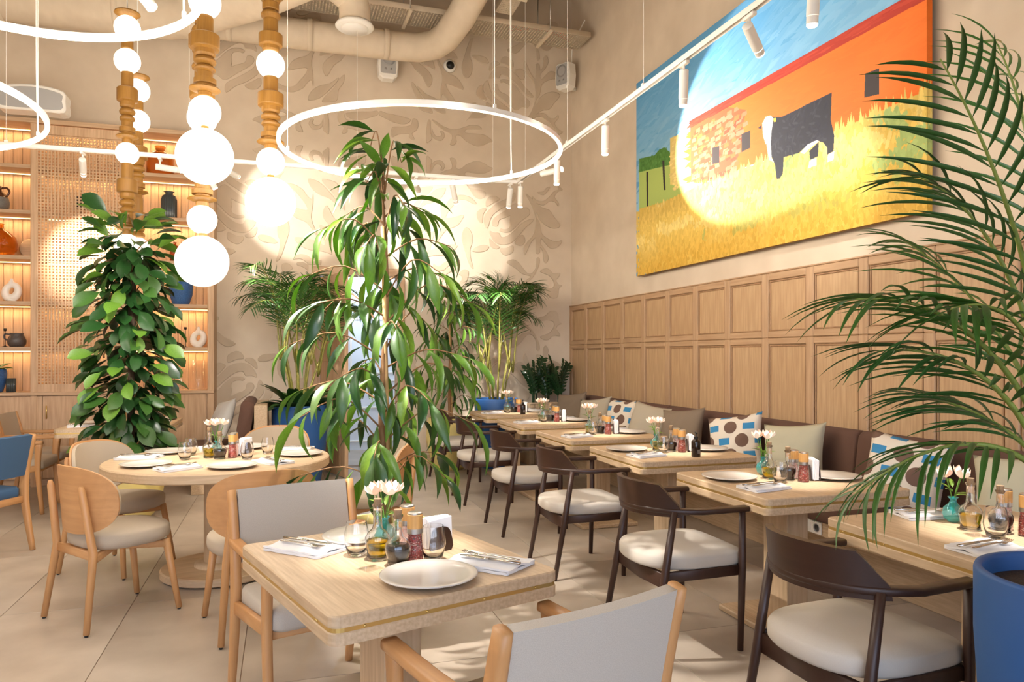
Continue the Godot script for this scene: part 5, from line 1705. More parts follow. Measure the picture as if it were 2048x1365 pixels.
func make_protos() -> void:
	var o := proto("plate", "plate", "stoneware dinner plates")
	piece("dish", turned([Vector2(0, 0.004), Vector2(0.07, 0.004), Vector2(0.075, 0.0), Vector2(0.085, 0.002), Vector2(0.125, 0.011), Vector2(0.145, 0.016), Vector2(0.147, 0.019), Vector2(0.143, 0.021), Vector2(0.12, 0.016), Vector2(0.09, 0.012), Vector2(0, 0.011)], 48), M.plate, o)
	W.plate = o
	o = proto("napkin", "napkin", "folded white napkins")
	var grid := []
	var nz := FastNoiseLite.new()
	nz.seed = 6
	nz.frequency = 9.0
	for r in 11:
		var row := []
		for c in 15:
			var u := -0.5 + c / 14.0
			var v := -0.5 + r / 10.0
			var e := 0.004 * nz.get_noise_2d(u, v)
			row.append(Vector3(u * 0.235 + 0.018 * v + 0.006 * nz.get_noise_2d(v * 3, 7), 0.014 + e + 0.004 * cos(v * 9.0), -v * 0.15 + 0.006 * nz.get_noise_2d(u * 3, 3)))
		grid.append(row)
	piece("top_fold", sheet(grid, 0.006), M.napkin, o)
	var low := []
	for row in grid:
		low.append(row.map(func(p): return Vector3(p.x * 1.02 + 0.004, 0.005, p.z * 1.03)))
	piece("lower_fold", sheet(low, 0.008), M.napkin, o)
	W.napkin = o
	o = proto("fork", "fork", "steel table forks")
	piece("handle", beam(spline([Vector3(-0.10, 0.003, 0), Vector3(-0.04, 0.005, 0), Vector3(0.02, 0.006, 0), Vector3(0.045, 0.004, 0)], 4), [0.011, 0.012, 0.012, 0.011, 0.010, 0.009, 0.008, 0.007, 0.006, 0.006, 0.006, 0.008, 0.014], 0.004, Vector3.UP, 0.8), M.cutlery, o)
	piece("head", beam(spline([Vector3(0.04, 0.004, 0), Vector3(0.055, 0.002, 0), Vector3(0.07, 0.003, 0)], 3), [0.012, 0.018, 0.021, 0.022, 0.022, 0.022, 0.022], 0.003, Vector3.UP, 0.8), M.cutlery, o)
	for k in 4:
		var z := -0.009 + 0.006 * k
		piece("tine", beam([Vector3(0.068, 0.003, z), Vector3(0.09, 0.006, z), Vector3(0.105, 0.010, z)], [0.0036, 0.003, 0.0018], 0.0025), M.cutlery, o)
	W.fork = o
	o = proto("knife", "knife", "steel table knives")
	piece("handle", beam([Vector3(-0.11, 0.005, 0), Vector3(-0.05, 0.005, 0), Vector3(0.0, 0.005, 0)], [0.013, 0.012, 0.010], 0.007, Vector3.UP, 0.8), M.cutlery, o)
	piece("blade", beam([Vector3(0.0, 0.005, 0), Vector3(0.02, 0.005, 0.001), Vector3(0.08, 0.005, 0.002), Vector3(0.105, 0.005, -0.002)], [0.012, 0.018, 0.018, 0.004], 0.002), M.cutlery, o)
	W.knife = o
	o = proto("tumbler", "glass", "clear tumblers")
	piece("wall", turned_runs([[Vector2(0, 0), Vector2(0.024, 0), Vector2(0.03, 0.006), Vector2(0.0365, 0.03), Vector2(0.041, 0.052), Vector2(0.039, 0.08), Vector2(0.033, 0.112)], [Vector2(0.033, 0.112), Vector2(0.0318, 0.112)], [Vector2(0.0318, 0.112), Vector2(0.0377, 0.08), Vector2(0.0397, 0.052), Vector2(0.035, 0.03), Vector2(0.026, 0.012), Vector2(0, 0.009)]], 32), M.clear, o)
	W.tumbler = o
	for k in [["oil_bottle", "glass oil bottles with corks", "oil"], ["vinegar_bottle", "dark vinegar bottles with corks", "vinegar"]]:
		o = proto(k[0], "bottle", k[1])
		var flat: bool = k[2] == "vinegar"
		var outer := [Vector2(0, 0), Vector2(0.034, 0), Vector2(0.036, 0.006), Vector2(0.033, 0.016), Vector2(0.038, 0.03), Vector2(0.043, 0.05), Vector2(0.041, 0.068), Vector2(0.03, 0.082), Vector2(0.017, 0.092), Vector2(0.014, 0.105), Vector2(0.0135, 0.15), Vector2(0.017, 0.154), Vector2(0.017, 0.16), Vector2(0.012, 0.16)]
		if not flat:
			outer = [Vector2(0, 0), Vector2(0.034, 0), Vector2(0.036, 0.006), Vector2(0.034, 0.018), Vector2(0.036, 0.03), Vector2(0.041, 0.055), Vector2(0.041, 0.072), Vector2(0.032, 0.088), Vector2(0.018, 0.1), Vector2(0.0145, 0.115), Vector2(0.014, 0.17), Vector2(0.0175, 0.174), Vector2(0.0175, 0.18), Vector2(0.012, 0.18)]
		var wall: Array = outer.slice(0, outer.size() - 1)
		var rim: Vector2 = outer[-1]
		var inside := [rim]
		for k2 in range(outer.size() - 4, 2, -1):
			inside.append(Vector2(outer[k2].x - 0.0022, outer[k2].y))
		inside.append(Vector2(0.028, 0.006))
		inside.append(Vector2(0, 0.005))
		piece("glass_body", turned_runs([wall, [wall[-1], rim], inside], 30), M.clear, o)
		var fill: Array = [Vector2(0, 0.0065), Vector2(0.027, 0.0075)] + outer.slice(3, 9).map(func(p): return Vector2(p.x - 0.003, p.y))
		var up: float = 0.062 if not flat else 0.064
		var inner := []
		for p in fill:
			if p.y < up:
				inner.append(p)
		inner.append(Vector2(0.037, up))
		inner.append(Vector2(0, up))
		piece("liquid", turned(inner, 28), M.oil if not flat else M.vinegar, o)
		var y: float = outer[-1].y
		piece("cork", turned([Vector2(0, y - 0.012), Vector2(0.0115, y - 0.012), Vector2(0.0135, y + 0.016), Vector2(0.013, y + 0.018), Vector2(0, y + 0.018)], 16, false), M.cork, o)
		piece("handle", pipe(spline([Vector3(-0.014, y - 0.03, 0), Vector3(-0.032, y - 0.03, 0), Vector3(-0.04, y - 0.055, 0), Vector3(-0.038, 0.07, 0)], 6), 0.004, 8), M.glass, o)
		W[k[2]] = o
	for k in [["pepper_mill", "pepper", 1.0], ["salt_mill", "salt", 0.98]]:
		o = proto(k[0], "mill", "wood-topped spice mills")
		piece("spice_fill", turned_runs([[Vector2(0, 0.004), Vector2(0.027, 0.004)], [Vector2(0.027, 0.004), Vector2(0.025, 0.05), Vector2(0.021, 0.08), Vector2(0.022, 0.088)], [Vector2(0.022, 0.088), Vector2(0, 0.088)]], 20), M[k[1]], o)
		piece("glass_jar", turned([Vector2(0, 0), Vector2(0.028, 0), Vector2(0.0295, 0.006), Vector2(0.0275, 0.05), Vector2(0.0235, 0.08), Vector2(0.0245, 0.09)], 24), M.glass, o)
		piece("steel_collar", turned_runs([[Vector2(0.0255, 0.09), Vector2(0.0255, 0.106)], [Vector2(0.0255, 0.106), Vector2(0, 0.106)]], 24), M.steel, o)
		piece("wooden_grip", turned_runs([[Vector2(0.0255, 0.106), Vector2(0.0255, 0.15)], [Vector2(0.0255, 0.15), Vector2(0.024, 0.152)]], 24), M.millwood, o)
		piece("steel_cap", turned_runs([[Vector2(0.0245, 0.15), Vector2(0.0245, 0.155)], [Vector2(0.0245, 0.155), Vector2(0.02, 0.158), Vector2(0, 0.159)]], 24), M.steel, o)
		W[k[1]] = o
	o = proto("napkin_holder", "napkin holder", "paper napkin holders")
	var st := mb()
	prism(st, outline([-0.045, 0.0, 0.045, 0.0, 0.045, 0.05, 0.03, 0.078, 0.0, 0.085, -0.03, 0.078, -0.045, 0.05], 3), -0.004, 0.0, 0.001)
	var side := fin(st)
	piece("side_board", side, M.dark, o, T(Vector3(0, 0, -0.022)))
	piece("side_board", side, M.dark, o, T(Vector3(0, 0, 0.026)))
	piece("foot_board", box(Vector3(0.09, 0.006, 0.05), 0.001), M.dark, o, T(Vector3(0, 0.003, 0)))
	for k in 5:
		piece("paper_napkin", box(Vector3(0.10 - 0.004 * (k % 2), 0.105 + 0.004 * ((k * 3) % 4), 0.0068), 0.002), M.paper, o, T(Vector3(0.002 * (k - 2), 0.06, -0.0155 + 0.0076 * k), E(0, 0, 1.5 * (k - 2))))
	W.holder = o
	o = proto("flower_vase", "vase", "little teal vases")
	piece("body", turned([Vector2(0, 0.002), Vector2(0.018, 0), Vector2(0.034, 0.015), Vector2(0.04, 0.036), Vector2(0.034, 0.058), Vector2(0.018, 0.072), Vector2(0.012, 0.082), Vector2(0.012, 0.092), Vector2(0.02, 0.1), Vector2(0.018, 0.1), Vector2(0.0105, 0.09)], 26), M.teal, o)
	W.vase = o
	for k in 2:
		o = proto("alstroemeria_bouquet", "flowers", "sprigs of pale alstroemeria")
		rng.seed = 60 + k
		for b in 4:
			var a := TAU * b / 4.0 + 0.7 * k
			var top := Vector3(cos(a) * (0.035 + 0.01 * k), 0.18 + 0.024 * ((b * 3 + k) % 3), sin(a) * 0.035)
			piece("stem", pipe(spline([Vector3(0.004 * cos(a), 0.03, 0.004 * sin(a)), Vector3(cos(a) * 0.008, 0.1, sin(a) * 0.008), top], 5), 0.0022, 6), M.stem, o)
			var axis := (top - Vector3(0, 0.06, 0)).normalized()
			var bx := axis.cross(Vector3(0.3, 0.2, 1)).normalized()
			for p in 6:
				var pa := TAU * p / 6.0
				var out := (bx * cos(pa) + axis.cross(bx) * sin(pa))
				var dir := (out * (0.75 if p % 2 else 0.95) + axis * 0.8).normalized()
				piece("petal", M.leafmesh[3], M.petal if (p + b) % 3 else M.petal_pink, o, T(top, aim(dir, axis) * Basis.from_scale(Vector3(0.052, 0.052, 0.028))))
		for b in 5:
			var a := TAU * b / 5.0 + 0.3
			var dir := Vector3(cos(a), rng.randf_range(0.2, 0.9), sin(a))
			piece("leaf", M.leafmesh[0], M.leaf_d, o, T(Vector3(cos(a) * 0.008, 0.105 + 0.008 * b, sin(a) * 0.008), aim(dir) * Basis.from_scale(Vector3(0.065, 0.065, 0.02))))
		W["flowers%d" % k] = o
	o = proto("soap_bottle", "pump bottle", "dark pump bottles")
	piece("body", turned([Vector2(0, 0), Vector2(0.028, 0), Vector2(0.03, 0.004), Vector2(0.03, 0.098), Vector2(0.026, 0.108), Vector2(0.013, 0.116), Vector2(0.013, 0.122)], 24), M.soapglass, o)
	piece("collar", turned_runs([[Vector2(0.0145, 0.118), Vector2(0.0145, 0.134)], [Vector2(0.0145, 0.134), Vector2(0, 0.134)]], 18), M.black, o)
	piece("pump_stem", pipe([Vector3(0, 0.13, 0), Vector3(0, 0.156, 0)], 0.004, 8), M.black, o)
	piece("pump_head", beam([Vector3(0.012, 0.159, 0), Vector3(-0.012, 0.16, 0), Vector3(-0.034, 0.155, 0)], [0.014, 0.014, 0.008], [0.01, 0.01, 0.007]), M.black, o)
	st = mb(false)
	for j in 8:
		var a := PI * 0.55 + 0.11 * j + PI * 0.5
		var b2 := a + 0.11
		quad(st, Vector3(0.0304 * cos(a), 0.022, -0.0304 * sin(a)), Vector3(0.0304 * cos(b2), 0.022, -0.0304 * sin(b2)), Vector3(0.0304 * cos(b2), 0.05, -0.0304 * sin(b2)), Vector3(0.0304 * cos(a), 0.05, -0.0304 * sin(a)))
	piece("label_print", fin(st), M.labelgrey, o)
	W.soap = o
	o = proto("menu_stand", "stand", "clear acrylic stands")
	piece("upright_sheet", box(Vector3(0.062, 0.115, 0.003), 0.0005), M.glass, o, T(Vector3(0, 0.06, 0), E(-8, 0, 0)))
	piece("foot_sheet", box(Vector3(0.062, 0.003, 0.055), 0.0005), M.glass, o, T(Vector3(0, 0.0015, 0.02)))
	W.stand = o

# u: to the local right, v: local away; a table of that turn at that place
func setting(base: Vector3, turn: float, what: Node3D, u: float, v: float, spin: float, label: String, lift := 0.0) -> void:
	var b := Basis(Vector3.UP, deg_to_rad(turn))
	place(what, base + b * Vector3(u, lift, -v), turn + spin, label)

func cover(base: Vector3, turn: float, where: String, who: String, plate: Vector2, nap: Vector2, spin: float, glass: Vector2, plate_too := true) -> void:
	if plate_too:
		setting(base, turn, W.plate, plate.x, plate.y, 0, "pale glazed plate %s of %s" % [who, where])
	setting(base, turn, W.napkin, nap.x, nap.y, spin, "folded white napkin %s of %s" % [who, where])
	var b := Basis(Vector3.UP, deg_to_rad(spin))
	var f := b * Vector3(0.0, 0, 0.018)
	var k := b * Vector3(-0.012, 0, -0.018)
	setting(base, turn, W.fork, nap.x + f.x, nap.y - f.z, spin, "steel fork on the napkin %s of %s" % [who, where], 0.022)
	setting(base, turn, W.knife, nap.x + k.x, nap.y - k.z, spin, "steel knife on the napkin %s of %s" % [who, where], 0.022)
	if glass.x < 9:
		setting(base, turn, W.tumbler, glass.x, glass.y, 0, "clear tumbler %s of %s" % [who, where])

func cruet(base: Vector3, turn: float, where: String, spots: Dictionary, spin := 0.0, fl := 0) -> void:
	var words := {"oil": "glass bottle of golden oil with cork stopper on %s", "vinegar": "squat glass bottle of dark vinegar with cork on %s", "pepper": "glass pepper mill with wooden grip on %s", "salt": "second glass spice mill with wooden grip on %s", "holder": "napkin holder full of white paper napkins on %s", "soap": "dark pump bottle standing on %s", "stand": "clear acrylic stand on %s"}
	for k in words:
		if spots.has(k):
			setting(base, turn, W[k], spots[k].x, spots[k].y, spin if k != "vinegar" else spin + 20, words[k] % where)
	if spots.has("vase"):
		setting(base, turn, W.vase, spots.vase.x, spots.vase.y, 0, "small teal glass vase on %s" % where)
		setting(base, turn, W["flowers%d" % fl], spots.vase.x, spots.vase.y, 40.0 * fl, "pale pink and white alstroemeria flowers on %s" % where)

func lay_tables() -> void:
	var top := 0.7503
	# front table
	var at := V(0.34, top, 2.445)
	var w := "the front square table"
	cover(at, 17.2, w, "at the near side", Vector2(-0.01, -0.29), Vector2(0.215, -0.27), 118, Vector2(0.10, -0.115))
	cover(at, 17.2, w, "at the far side", Vector2(0.02, 0.27), Vector2(-0.2, 0.24), -62, Vector2(-0.085, 0.08))
	cruet(at, 17.2, w, {"oil": Vector2(-0.045, -0.0), "vinegar": Vector2(-0.022, -0.105), "pepper": Vector2(0.048, -0.085), "salt": Vector2(0.08, 0.035), "holder": Vector2(0.165, -0.02), "vase": Vector2(0.05, 0.15), "stand": Vector2(-0.115, -0.075)}, 10, 0)
	# banquette tables, near to far
	var names := ["the nearest banquette table", "the second banquette table", "the third banquette table", "the fourth banquette table", "the fifth banquette table", "the farthest banquette table"]
	var ds := [2.09, 3.31, 4.55, 5.75, 6.97, 8.2]
	for i in 6:
		at = V(2.57, top, ds[i])
		w = names[i]
		var near_plate := i in [1, 2]
		cover(at, 0, w, "at the chair side", Vector2(-0.26, 0.13), Vector2(-0.27, -0.18 if i < 4 else -0.1), 8.0 + 3.0 * i, Vector2(-0.075, -0.055), near_plate)
		if i == 0:
			cover(at, 0, w, "at the bench side", Vector2(0.3, 0.05), Vector2(-0.02, 0.31), -8, Vector2(9, 9), false)
		else:
			cover(at, 0, w, "at the bench side", Vector2(0.29, -0.02), Vector2(0.26, 0.25), -170, Vector2(0.17, 0.13))
		var s := {"oil": Vector2(-0.05, 0.07), "vinegar": Vector2(0.015, -0.0), "pepper": Vector2(0.06, -0.07), "salt": Vector2(0.075, 0.03), "holder": Vector2(0.15, -0.03), "vase": Vector2(0.0, 0.19)}
		if i == 0:
			s.stand = Vector2(-0.13, 0.0)
		if i in [2, 5]:
			s.soap = Vector2(0.03, -0.30)
		cruet(at, 0, w, s, 70, i % 2)
	# round table
	at = V(-0.39, top, 5.13)
	w = "the round table"
	cover(at, 0, w, "before the front left chair", Vector2(-0.40, -0.24), Vector2(-0.20, -0.44), 38, Vector2(-0.21, -0.03))
	cover(at, 0, w, "before the rear left chair", Vector2(-0.36, 0.36), Vector2(-0.50, 0.12), -12, Vector2(-0.2, 0.2))
	cover(at, 0, w, "before the front chair", Vector2(0.10, -0.46), Vector2(0.33, -0.33), 120, Vector2(0.17, -0.13))
	cover(at, 0, w, "before the right hand chair", Vector2(0.50, -0.02), Vector2(0.47, 0.26), 170, Vector2(0.29, 0.12))
	cover(at, 0, w, "before the rear chair", Vector2(0.14, 0.48), Vector2(-0.1, 0.48), 100, Vector2(9, 9))
	cruet(at, 0, w, {"oil": Vector2(-0.07, 0.03), "vinegar": Vector2(0.0, -0.05), "pepper": Vector2(0.075, -0.02), "salt": Vector2(0.08, 0.06), "holder": Vector2(0.15, 0.10), "vase": Vector2(-0.03, 0.11)}, 60, 1)
	# the table behind the column plant
	at = V(-1.5, top, 8.05)
	w = "the table behind the column plant"
	cover(at, 0, w, "at the right corner", Vector2(0.3, 0.3), Vector2(0.33, -0.05), 80, Vector2(9, 9))
	cover(at, 0, w, "at the left side", Vector2(-0.28, 0.05), Vector2(-0.3, -0.3), 20, Vector2(9, 9))

# ---------------------------------------------------------------- plants
func tall_pot(o: Node3D, r: float, h: float, mat: Material, soil := 0.9) -> void:
	piece("pot", turned([Vector2(0, 0), Vector2(r * 0.72, 0), Vector2(r * 0.75, 0.02), Vector2(r * 0.93, h * 0.45), Vector2(r, h * 0.8), Vector2(r, h * 0.99), Vector2(r * 0.985, h), Vector2(r * 0.93, h), Vector2(r * 0.915, h * 0.985), Vector2(r * 0.9, h * soil * 0.98)], 44), mat, o)
	piece("soil", turned([Vector2(r * 0.92, h * soil), Vector2(r * 0.6, h * soil + 0.012), Vector2(0, h * soil + 0.018)], 30), M.soil, o)

func bowl_pot(o: Node3D, r: float, h: float, mat: Material) -> void:
	piece("pot", turned([Vector2(0, 0), Vector2(r * 0.55, 0), Vector2(r * 0.7, h * 0.08), Vector2(r * 0.92, h * 0.35), Vector2(r, h * 0.62), Vector2(r * 0.96, h * 0.88), Vector2(r * 0.9, h), Vector2(r * 0.82, h), Vector2(r * 0.82, h * 0.9)], 44), mat, o)
	piece("soil", turned([Vector2(r * 0.85, h * 0.9), Vector2(0, h * 0.92)], 30), M.soil, o)

func make_leaf_meshes() -> void:
	M.leafmesh = [leaf_mesh(6, 0.5, 0.4, 0.35, 1.0, 0.45), leaf_mesh(6, 0.6, 0.35, 0.5, 0.7, 0.58, 0.14), leaf_mesh(7, 0.9, 0.5, 0.22, 1.1, 0.42, 0.06), leaf_mesh(4, -0.5, -0.4, 0.5, 0.7, 0.6), leaf_mesh(6, 1.3, 0.5, 0.22, 1.05, 0.42, 0.06)]

func column_plant() -> void:
	# glossy broad leaves round a mesh pole
	var at := V(-1.27, 0, 7.08)
	var o := thing("climbing_plant", "tall column of glossy dark green leaves behind the round table", "potted plant", at)
	bowl_pot(o, 0.27, 0.44, M.yellowpot)
	piece("moss_pole", pipe([Vector3(0, 0.38, 0), Vector3(0.02, 2.28, 0)], 0.03, 10), M.moss, o)
	rng.seed = 5
	var n := 290
	for i in n:
		var t := (i + 0.5) / n
		var y := lerpf(0.55, 2.62, t)
		var a := i * 2.399 + rng.randf_range(-0.3, 0.3)
		var r0 := 0.06
		var reach := 0.33 + 0.05 * sin(y * 5.0)
		if y > 2.3:
			reach = lerpf(0.33, 0.16, (y - 2.3) / 0.35)
		var stem_r := sqrt(rng.randf_range(0.12, 0.8)) * reach
		var root := Vector3(cos(a) * stem_r, y + rng.randf_range(-0.04, 0.04), sin(a) * stem_r)
		var el := rng.randf_range(-0.75, 0.05) if y < 2.3 else rng.randf_range(-0.1, 0.9)
		var dir := Vector3(cos(a) * cos(el), sin(el), sin(a) * cos(el))
		var l := rng.randf_range(0.19, 0.29)
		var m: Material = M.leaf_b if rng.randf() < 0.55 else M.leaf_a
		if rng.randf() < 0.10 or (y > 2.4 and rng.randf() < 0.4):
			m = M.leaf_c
		var up := Vector3(rng.randf_range(-0.9, 0.9), 0.8, rng.randf_range(-0.3, 1.1))
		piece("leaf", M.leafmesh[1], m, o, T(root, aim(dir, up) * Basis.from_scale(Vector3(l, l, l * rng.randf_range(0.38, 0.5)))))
	# the shaded leaves deep inside, too many to tell apart
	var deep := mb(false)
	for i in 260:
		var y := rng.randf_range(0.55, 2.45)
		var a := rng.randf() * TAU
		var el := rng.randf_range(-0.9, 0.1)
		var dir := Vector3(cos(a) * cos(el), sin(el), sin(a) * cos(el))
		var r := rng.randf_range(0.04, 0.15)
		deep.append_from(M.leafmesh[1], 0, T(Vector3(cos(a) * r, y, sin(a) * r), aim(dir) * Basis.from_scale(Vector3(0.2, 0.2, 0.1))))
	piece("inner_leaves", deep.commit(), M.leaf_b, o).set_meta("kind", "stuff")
	for i in 14:
		var a := i * 2.4
		var y := 0.6 + i * 0.13
		piece("stem", pipe(spline([Vector3(0.03 * cos(a), y, 0.03 * sin(a)), Vector3(0.09 * cos(a), y + 0.1, 0.09 * sin(a)), Vector3(0.17 * cos(a), y + 0.16, 0.17 * sin(a))], 3), 0.005, 5), M.bark, o)

func fig_tree(label: String, at: Vector3, pot: Callable, base: float, height: float, n: int, spread: float, ls: float, seed_: int, flat := 1.0) -> void:
	# long drooping leaves on arching side twigs
	var o := thing("fig_tree", label, "potted plant", at)
	pot.call(o)
	rng.seed = seed_
	piece("trunk", pipe(spline([Vector3(0.0, base - 0.05, 0), Vector3(-0.015, lerpf(base, height, 0.3), 0.01), Vector3(0.01, lerpf(base, height, 0.65), 0), Vector3(-0.02, height, 0)], 6), [0.022, 0.022, 0.021, 0.02, 0.02, 0.019, 0.018, 0.017, 0.016, 0.015, 0.014, 0.013, 0.012, 0.011, 0.010, 0.008, 0.006, 0.005, 0.003], 8), M.bark, o)
	piece("stake", pipe([Vector3(0.025, base - 0.05, 0.012), Vector3(-0.012, lerpf(base, height, 0.82), 0.012)], 0.011, 8), M.bamboo, o)
	var twigs := int(n / 8.0)
	for k in twigs:
		var t := (k + 0.5) / twigs
		var y := lerpf(base + 0.12, height - 0.1, pow(t, 0.9))
		var a := k * 2.399 + 0.9
		var wide := spread * (sin(PI * clampf(0.30 + 0.62 * t, 0, 1)) * 0.9 + 0.1)
		if t > 0.8:
			wide *= lerpf(1.0, 0.45, (t - 0.8) / 0.2)
		var rise := rng.randf_range(0.05, 0.22) * (1.3 if t > 0.7 else 1.0)
		var p0 := Vector3(0, y, 0)
		var fz := flat if sin(a) < 0 else 1.0
		var p1 := Vector3(cos(a) * wide * 0.5, y + rise, sin(a) * wide * 0.5 * fz)
		var p2 := Vector3(cos(a) * wide, y + rise * 0.55, sin(a) * wide * fz)
		var tw := spline([p0, p1, p2], 4)
		piece("twig", pipe(tw, [0.006, 0.005, 0.0045, 0.004, 0.004, 0.0035, 0.003, 0.0025, 0.002], 5), M.bark, o)
		for j in 8:
			var s := 0.2 + 0.8 * j / 7.0
			var idx := mini(int(s * 8), 8)
			var root: Vector3 = tw[idx]
			var sa := a + (1.0 if j % 2 else -1.0) * rng.randf_range(0.25, 1.2) * (1.0 - 0.55 * s)
			var el := rng.randf_range(-1.15, -0.2) if t < 0.85 else rng.randf_range(-0.7, 0.5)
			var dir := Vector3(cos(sa) * cos(el), sin(el), sin(sa) * cos(el) * (fz if sin(sa) < 0 else 1.0))
			var l := ls * rng.randf_range(0.75, 1.2)
			var q := rng.randf()
			var m: Material = M.leaf_a if q < 0.36 else (M.leaf_b if q < 0.48 else (M.leaf_c if q < 0.82 else M.leaf_d))
			piece("leaf", M.leafmesh[2] if j % 3 else M.leafmesh[4], m, o, T(root, aim(dir, Vector3(rng.randf_range(-0.4, 0.4), 1, rng.randf_range(-0.4, 0.4))) * Basis.from_scale(Vector3(l, l, l * rng.randf_range(0.16, 0.23)))))
	for j in 3:
		var el: float = [1.3, 0.5, 0.7][j]
		var a := j * 2.3
		piece("leaf", M.leafmesh[0], M.leaf_c, o, T(Vector3(-0.02, height - 0.02 * j, 0), aim(Vector3(cos(a) * cos(el), sin(el), sin(a) * cos(el)), Vector3.BACK) * Basis.from_scale(Vector3(ls * 0.7, ls * 0.7, ls * 0.2))))

# one palm frond through three points; its leaflets are parts of their own where asked
func frond(o: Node3D, p0: Vector3, p1: Vector3, p2: Vector3, n: int, ll: float, lw: float, bare: float, singly: bool, mat: Material) -> void:
	var pts := []
	for k in 21:
		var t := k / 20.0
		pts.append(p0.lerp(p1, t).lerp(p1.lerp(p2, t), t))
	var rad := []
	for k in 21:
		rad.append(lerpf(0.009, 0.0018, k / 20.0) * (1.0 if singly else 1.3))
	var st := mb(false)
	tube(st, pts, rad, 6)
	var f := piece("frond", fin(st), M.cane if not singly else M.palmrib, o)
	var joined := mb(false)
	for j in n:
		var t := lerpf(bare, 0.985, (j + 0.5) / n)
		var x := t * 20.0
		var i := mini(int(x), 19)
		var at: Vector3 = pts[i].lerp(pts[i + 1], x - i)
		var tan: Vector3 = (pts[i + 1] - pts[i]).normalized()
		var side := tan.cross(Vector3.UP).normalized()
		var up := side.cross(tan).normalized()
		var s := (t - bare) / (1 - bare)
		var len := ll * (0.35 + 0.75 * sin(PI * clampf(0.18 + s * 0.72, 0, 1))) * rng.randf_range(0.9, 1.1)
		for sg in [-1, 1]:
			var dir: Vector3 = (tan * lerpf(0.55, 1.1, s) + side * sg * 0.85 + up * rng.randf_range(-0.25, 0.3)).normalized()
			var b := aim(dir, up) * Basis.from_scale(Vector3(len, len, lw))
			if singly:
				piece("leaflet", M.leaflet, mat, f, T(at, b))
			else:
				joined.append_from(M.leaflet, 0, T(at, b))
	if not singly:
		var q := piece("leaflets", joined.commit(), mat, f)
		q.set_meta("kind", "stuff")

func areca(label: String, at: Vector3, r: float, h: float, top: float, seed_: int, fronds: int, reach: float, pot: Material, back := 9.0) -> void:
	var o := thing("areca_palm", label, "potted plant", at)
	tall_pot(o, r, h, pot)
	rng.seed = seed_
	var canes := []
	for k in 9:
		var a := TAU * k / 9.0 + 0.3
		var p := Vector3(cos(a) * 0.07, h * 0.88, sin(a) * 0.07)
		var q := p + Vector3(cos(a) * 0.14, rng.randf_range(0.55, 0.8), sin(a) * 0.14)
		piece("cane", pipe([p, p.lerp(q, 0.5) + Vector3(cos(a), 0, sin(a)) * -0.02, q], [0.014, 0.011, 0.009], 8), M.cane, o)
		canes.append(q)
	for k in fronds:
		var a := k * 2.399 + 0.5
		var q: Vector3 = canes[k % 9] - Vector3(0, 0.15, 0)
		var hh := rng.randf_range(0.45, 1.0)
		var rr := reach * rng.randf_range(0.7, 1.05) * (1.25 - hh * 0.6)
		var tip := Vector3(cos(a) * rr, lerpf(h + 0.55, top, hh), sin(a) * rr)
		var mid := Vector3(lerpf(q.x, cos(a) * rr, 0.3), lerpf(q.y, top + 0.2, 0.55 + 0.45 * hh), lerpf(q.z, sin(a) * rr, 0.3))
		tip.z = maxf(tip.z, -back)
		mid.z = maxf(mid.z, -back * 0.8)
		frond(o, q, mid, tip, 27, 0.29, 0.0125, 0.2, false, M.palm_a if k % 3 else M.palm_b)

func make_plants() -> void:
	column_plant()
	fig_tree("tall fig tree with long drooping leaves behind the front table", V(0.50, 0, 3.80), func(o): bowl_pot(o, 0.26, 0.56, M.yellowpot), 0.55, 2.42, 288, 0.48, 0.25, 21)
	fig_tree("smaller fig tree in a pale yellow pot by the ornamented wall", V(2.0, 0, 9.0), func(o): bowl_pot(o, 0.30, 0.64, M.yellowpot), 0.62, 2.15, 160, 0.46, 0.24, 34, 0.35)
	areca("areca palm in a tall blue pot left of the open door", V(0.18, 0, 8.45), 0.30, 0.87, 2.35, 71, 17, 0.9, M.bluepot, 0.7)
	areca("areca palm in a tall blue pot behind the farthest banquette table", V(2.60, 0, 8.98), 0.28, 0.87, 2.35, 90, 17, 0.8, M.bluepot, 0.1)
	# broad leaves under the left palm
	var u := thing("peace_lily", "broad leaved plant growing under the left areca palm", "plant", V(0.18, 0.81, 8.45))
	rng.seed = 8
	for i in 46:
		var a := i * 2.399
		var el := rng.randf_range(0.35, 1.3)
		var dir := Vector3(cos(a) * cos(el), sin(el), sin(a) * cos(el))
		var l := rng.randf_range(0.28, 0.46)
		piece("leaf", M.leafmesh[2], M.leaf_a if i % 3 else M.leaf_b, u, T(Vector3(cos(a) * 0.13, 0.0, sin(a) * 0.13), aim(dir) * Basis.from_scale(Vector3(l, l, l * 0.34))))
	zz_planter()
	front_palm()

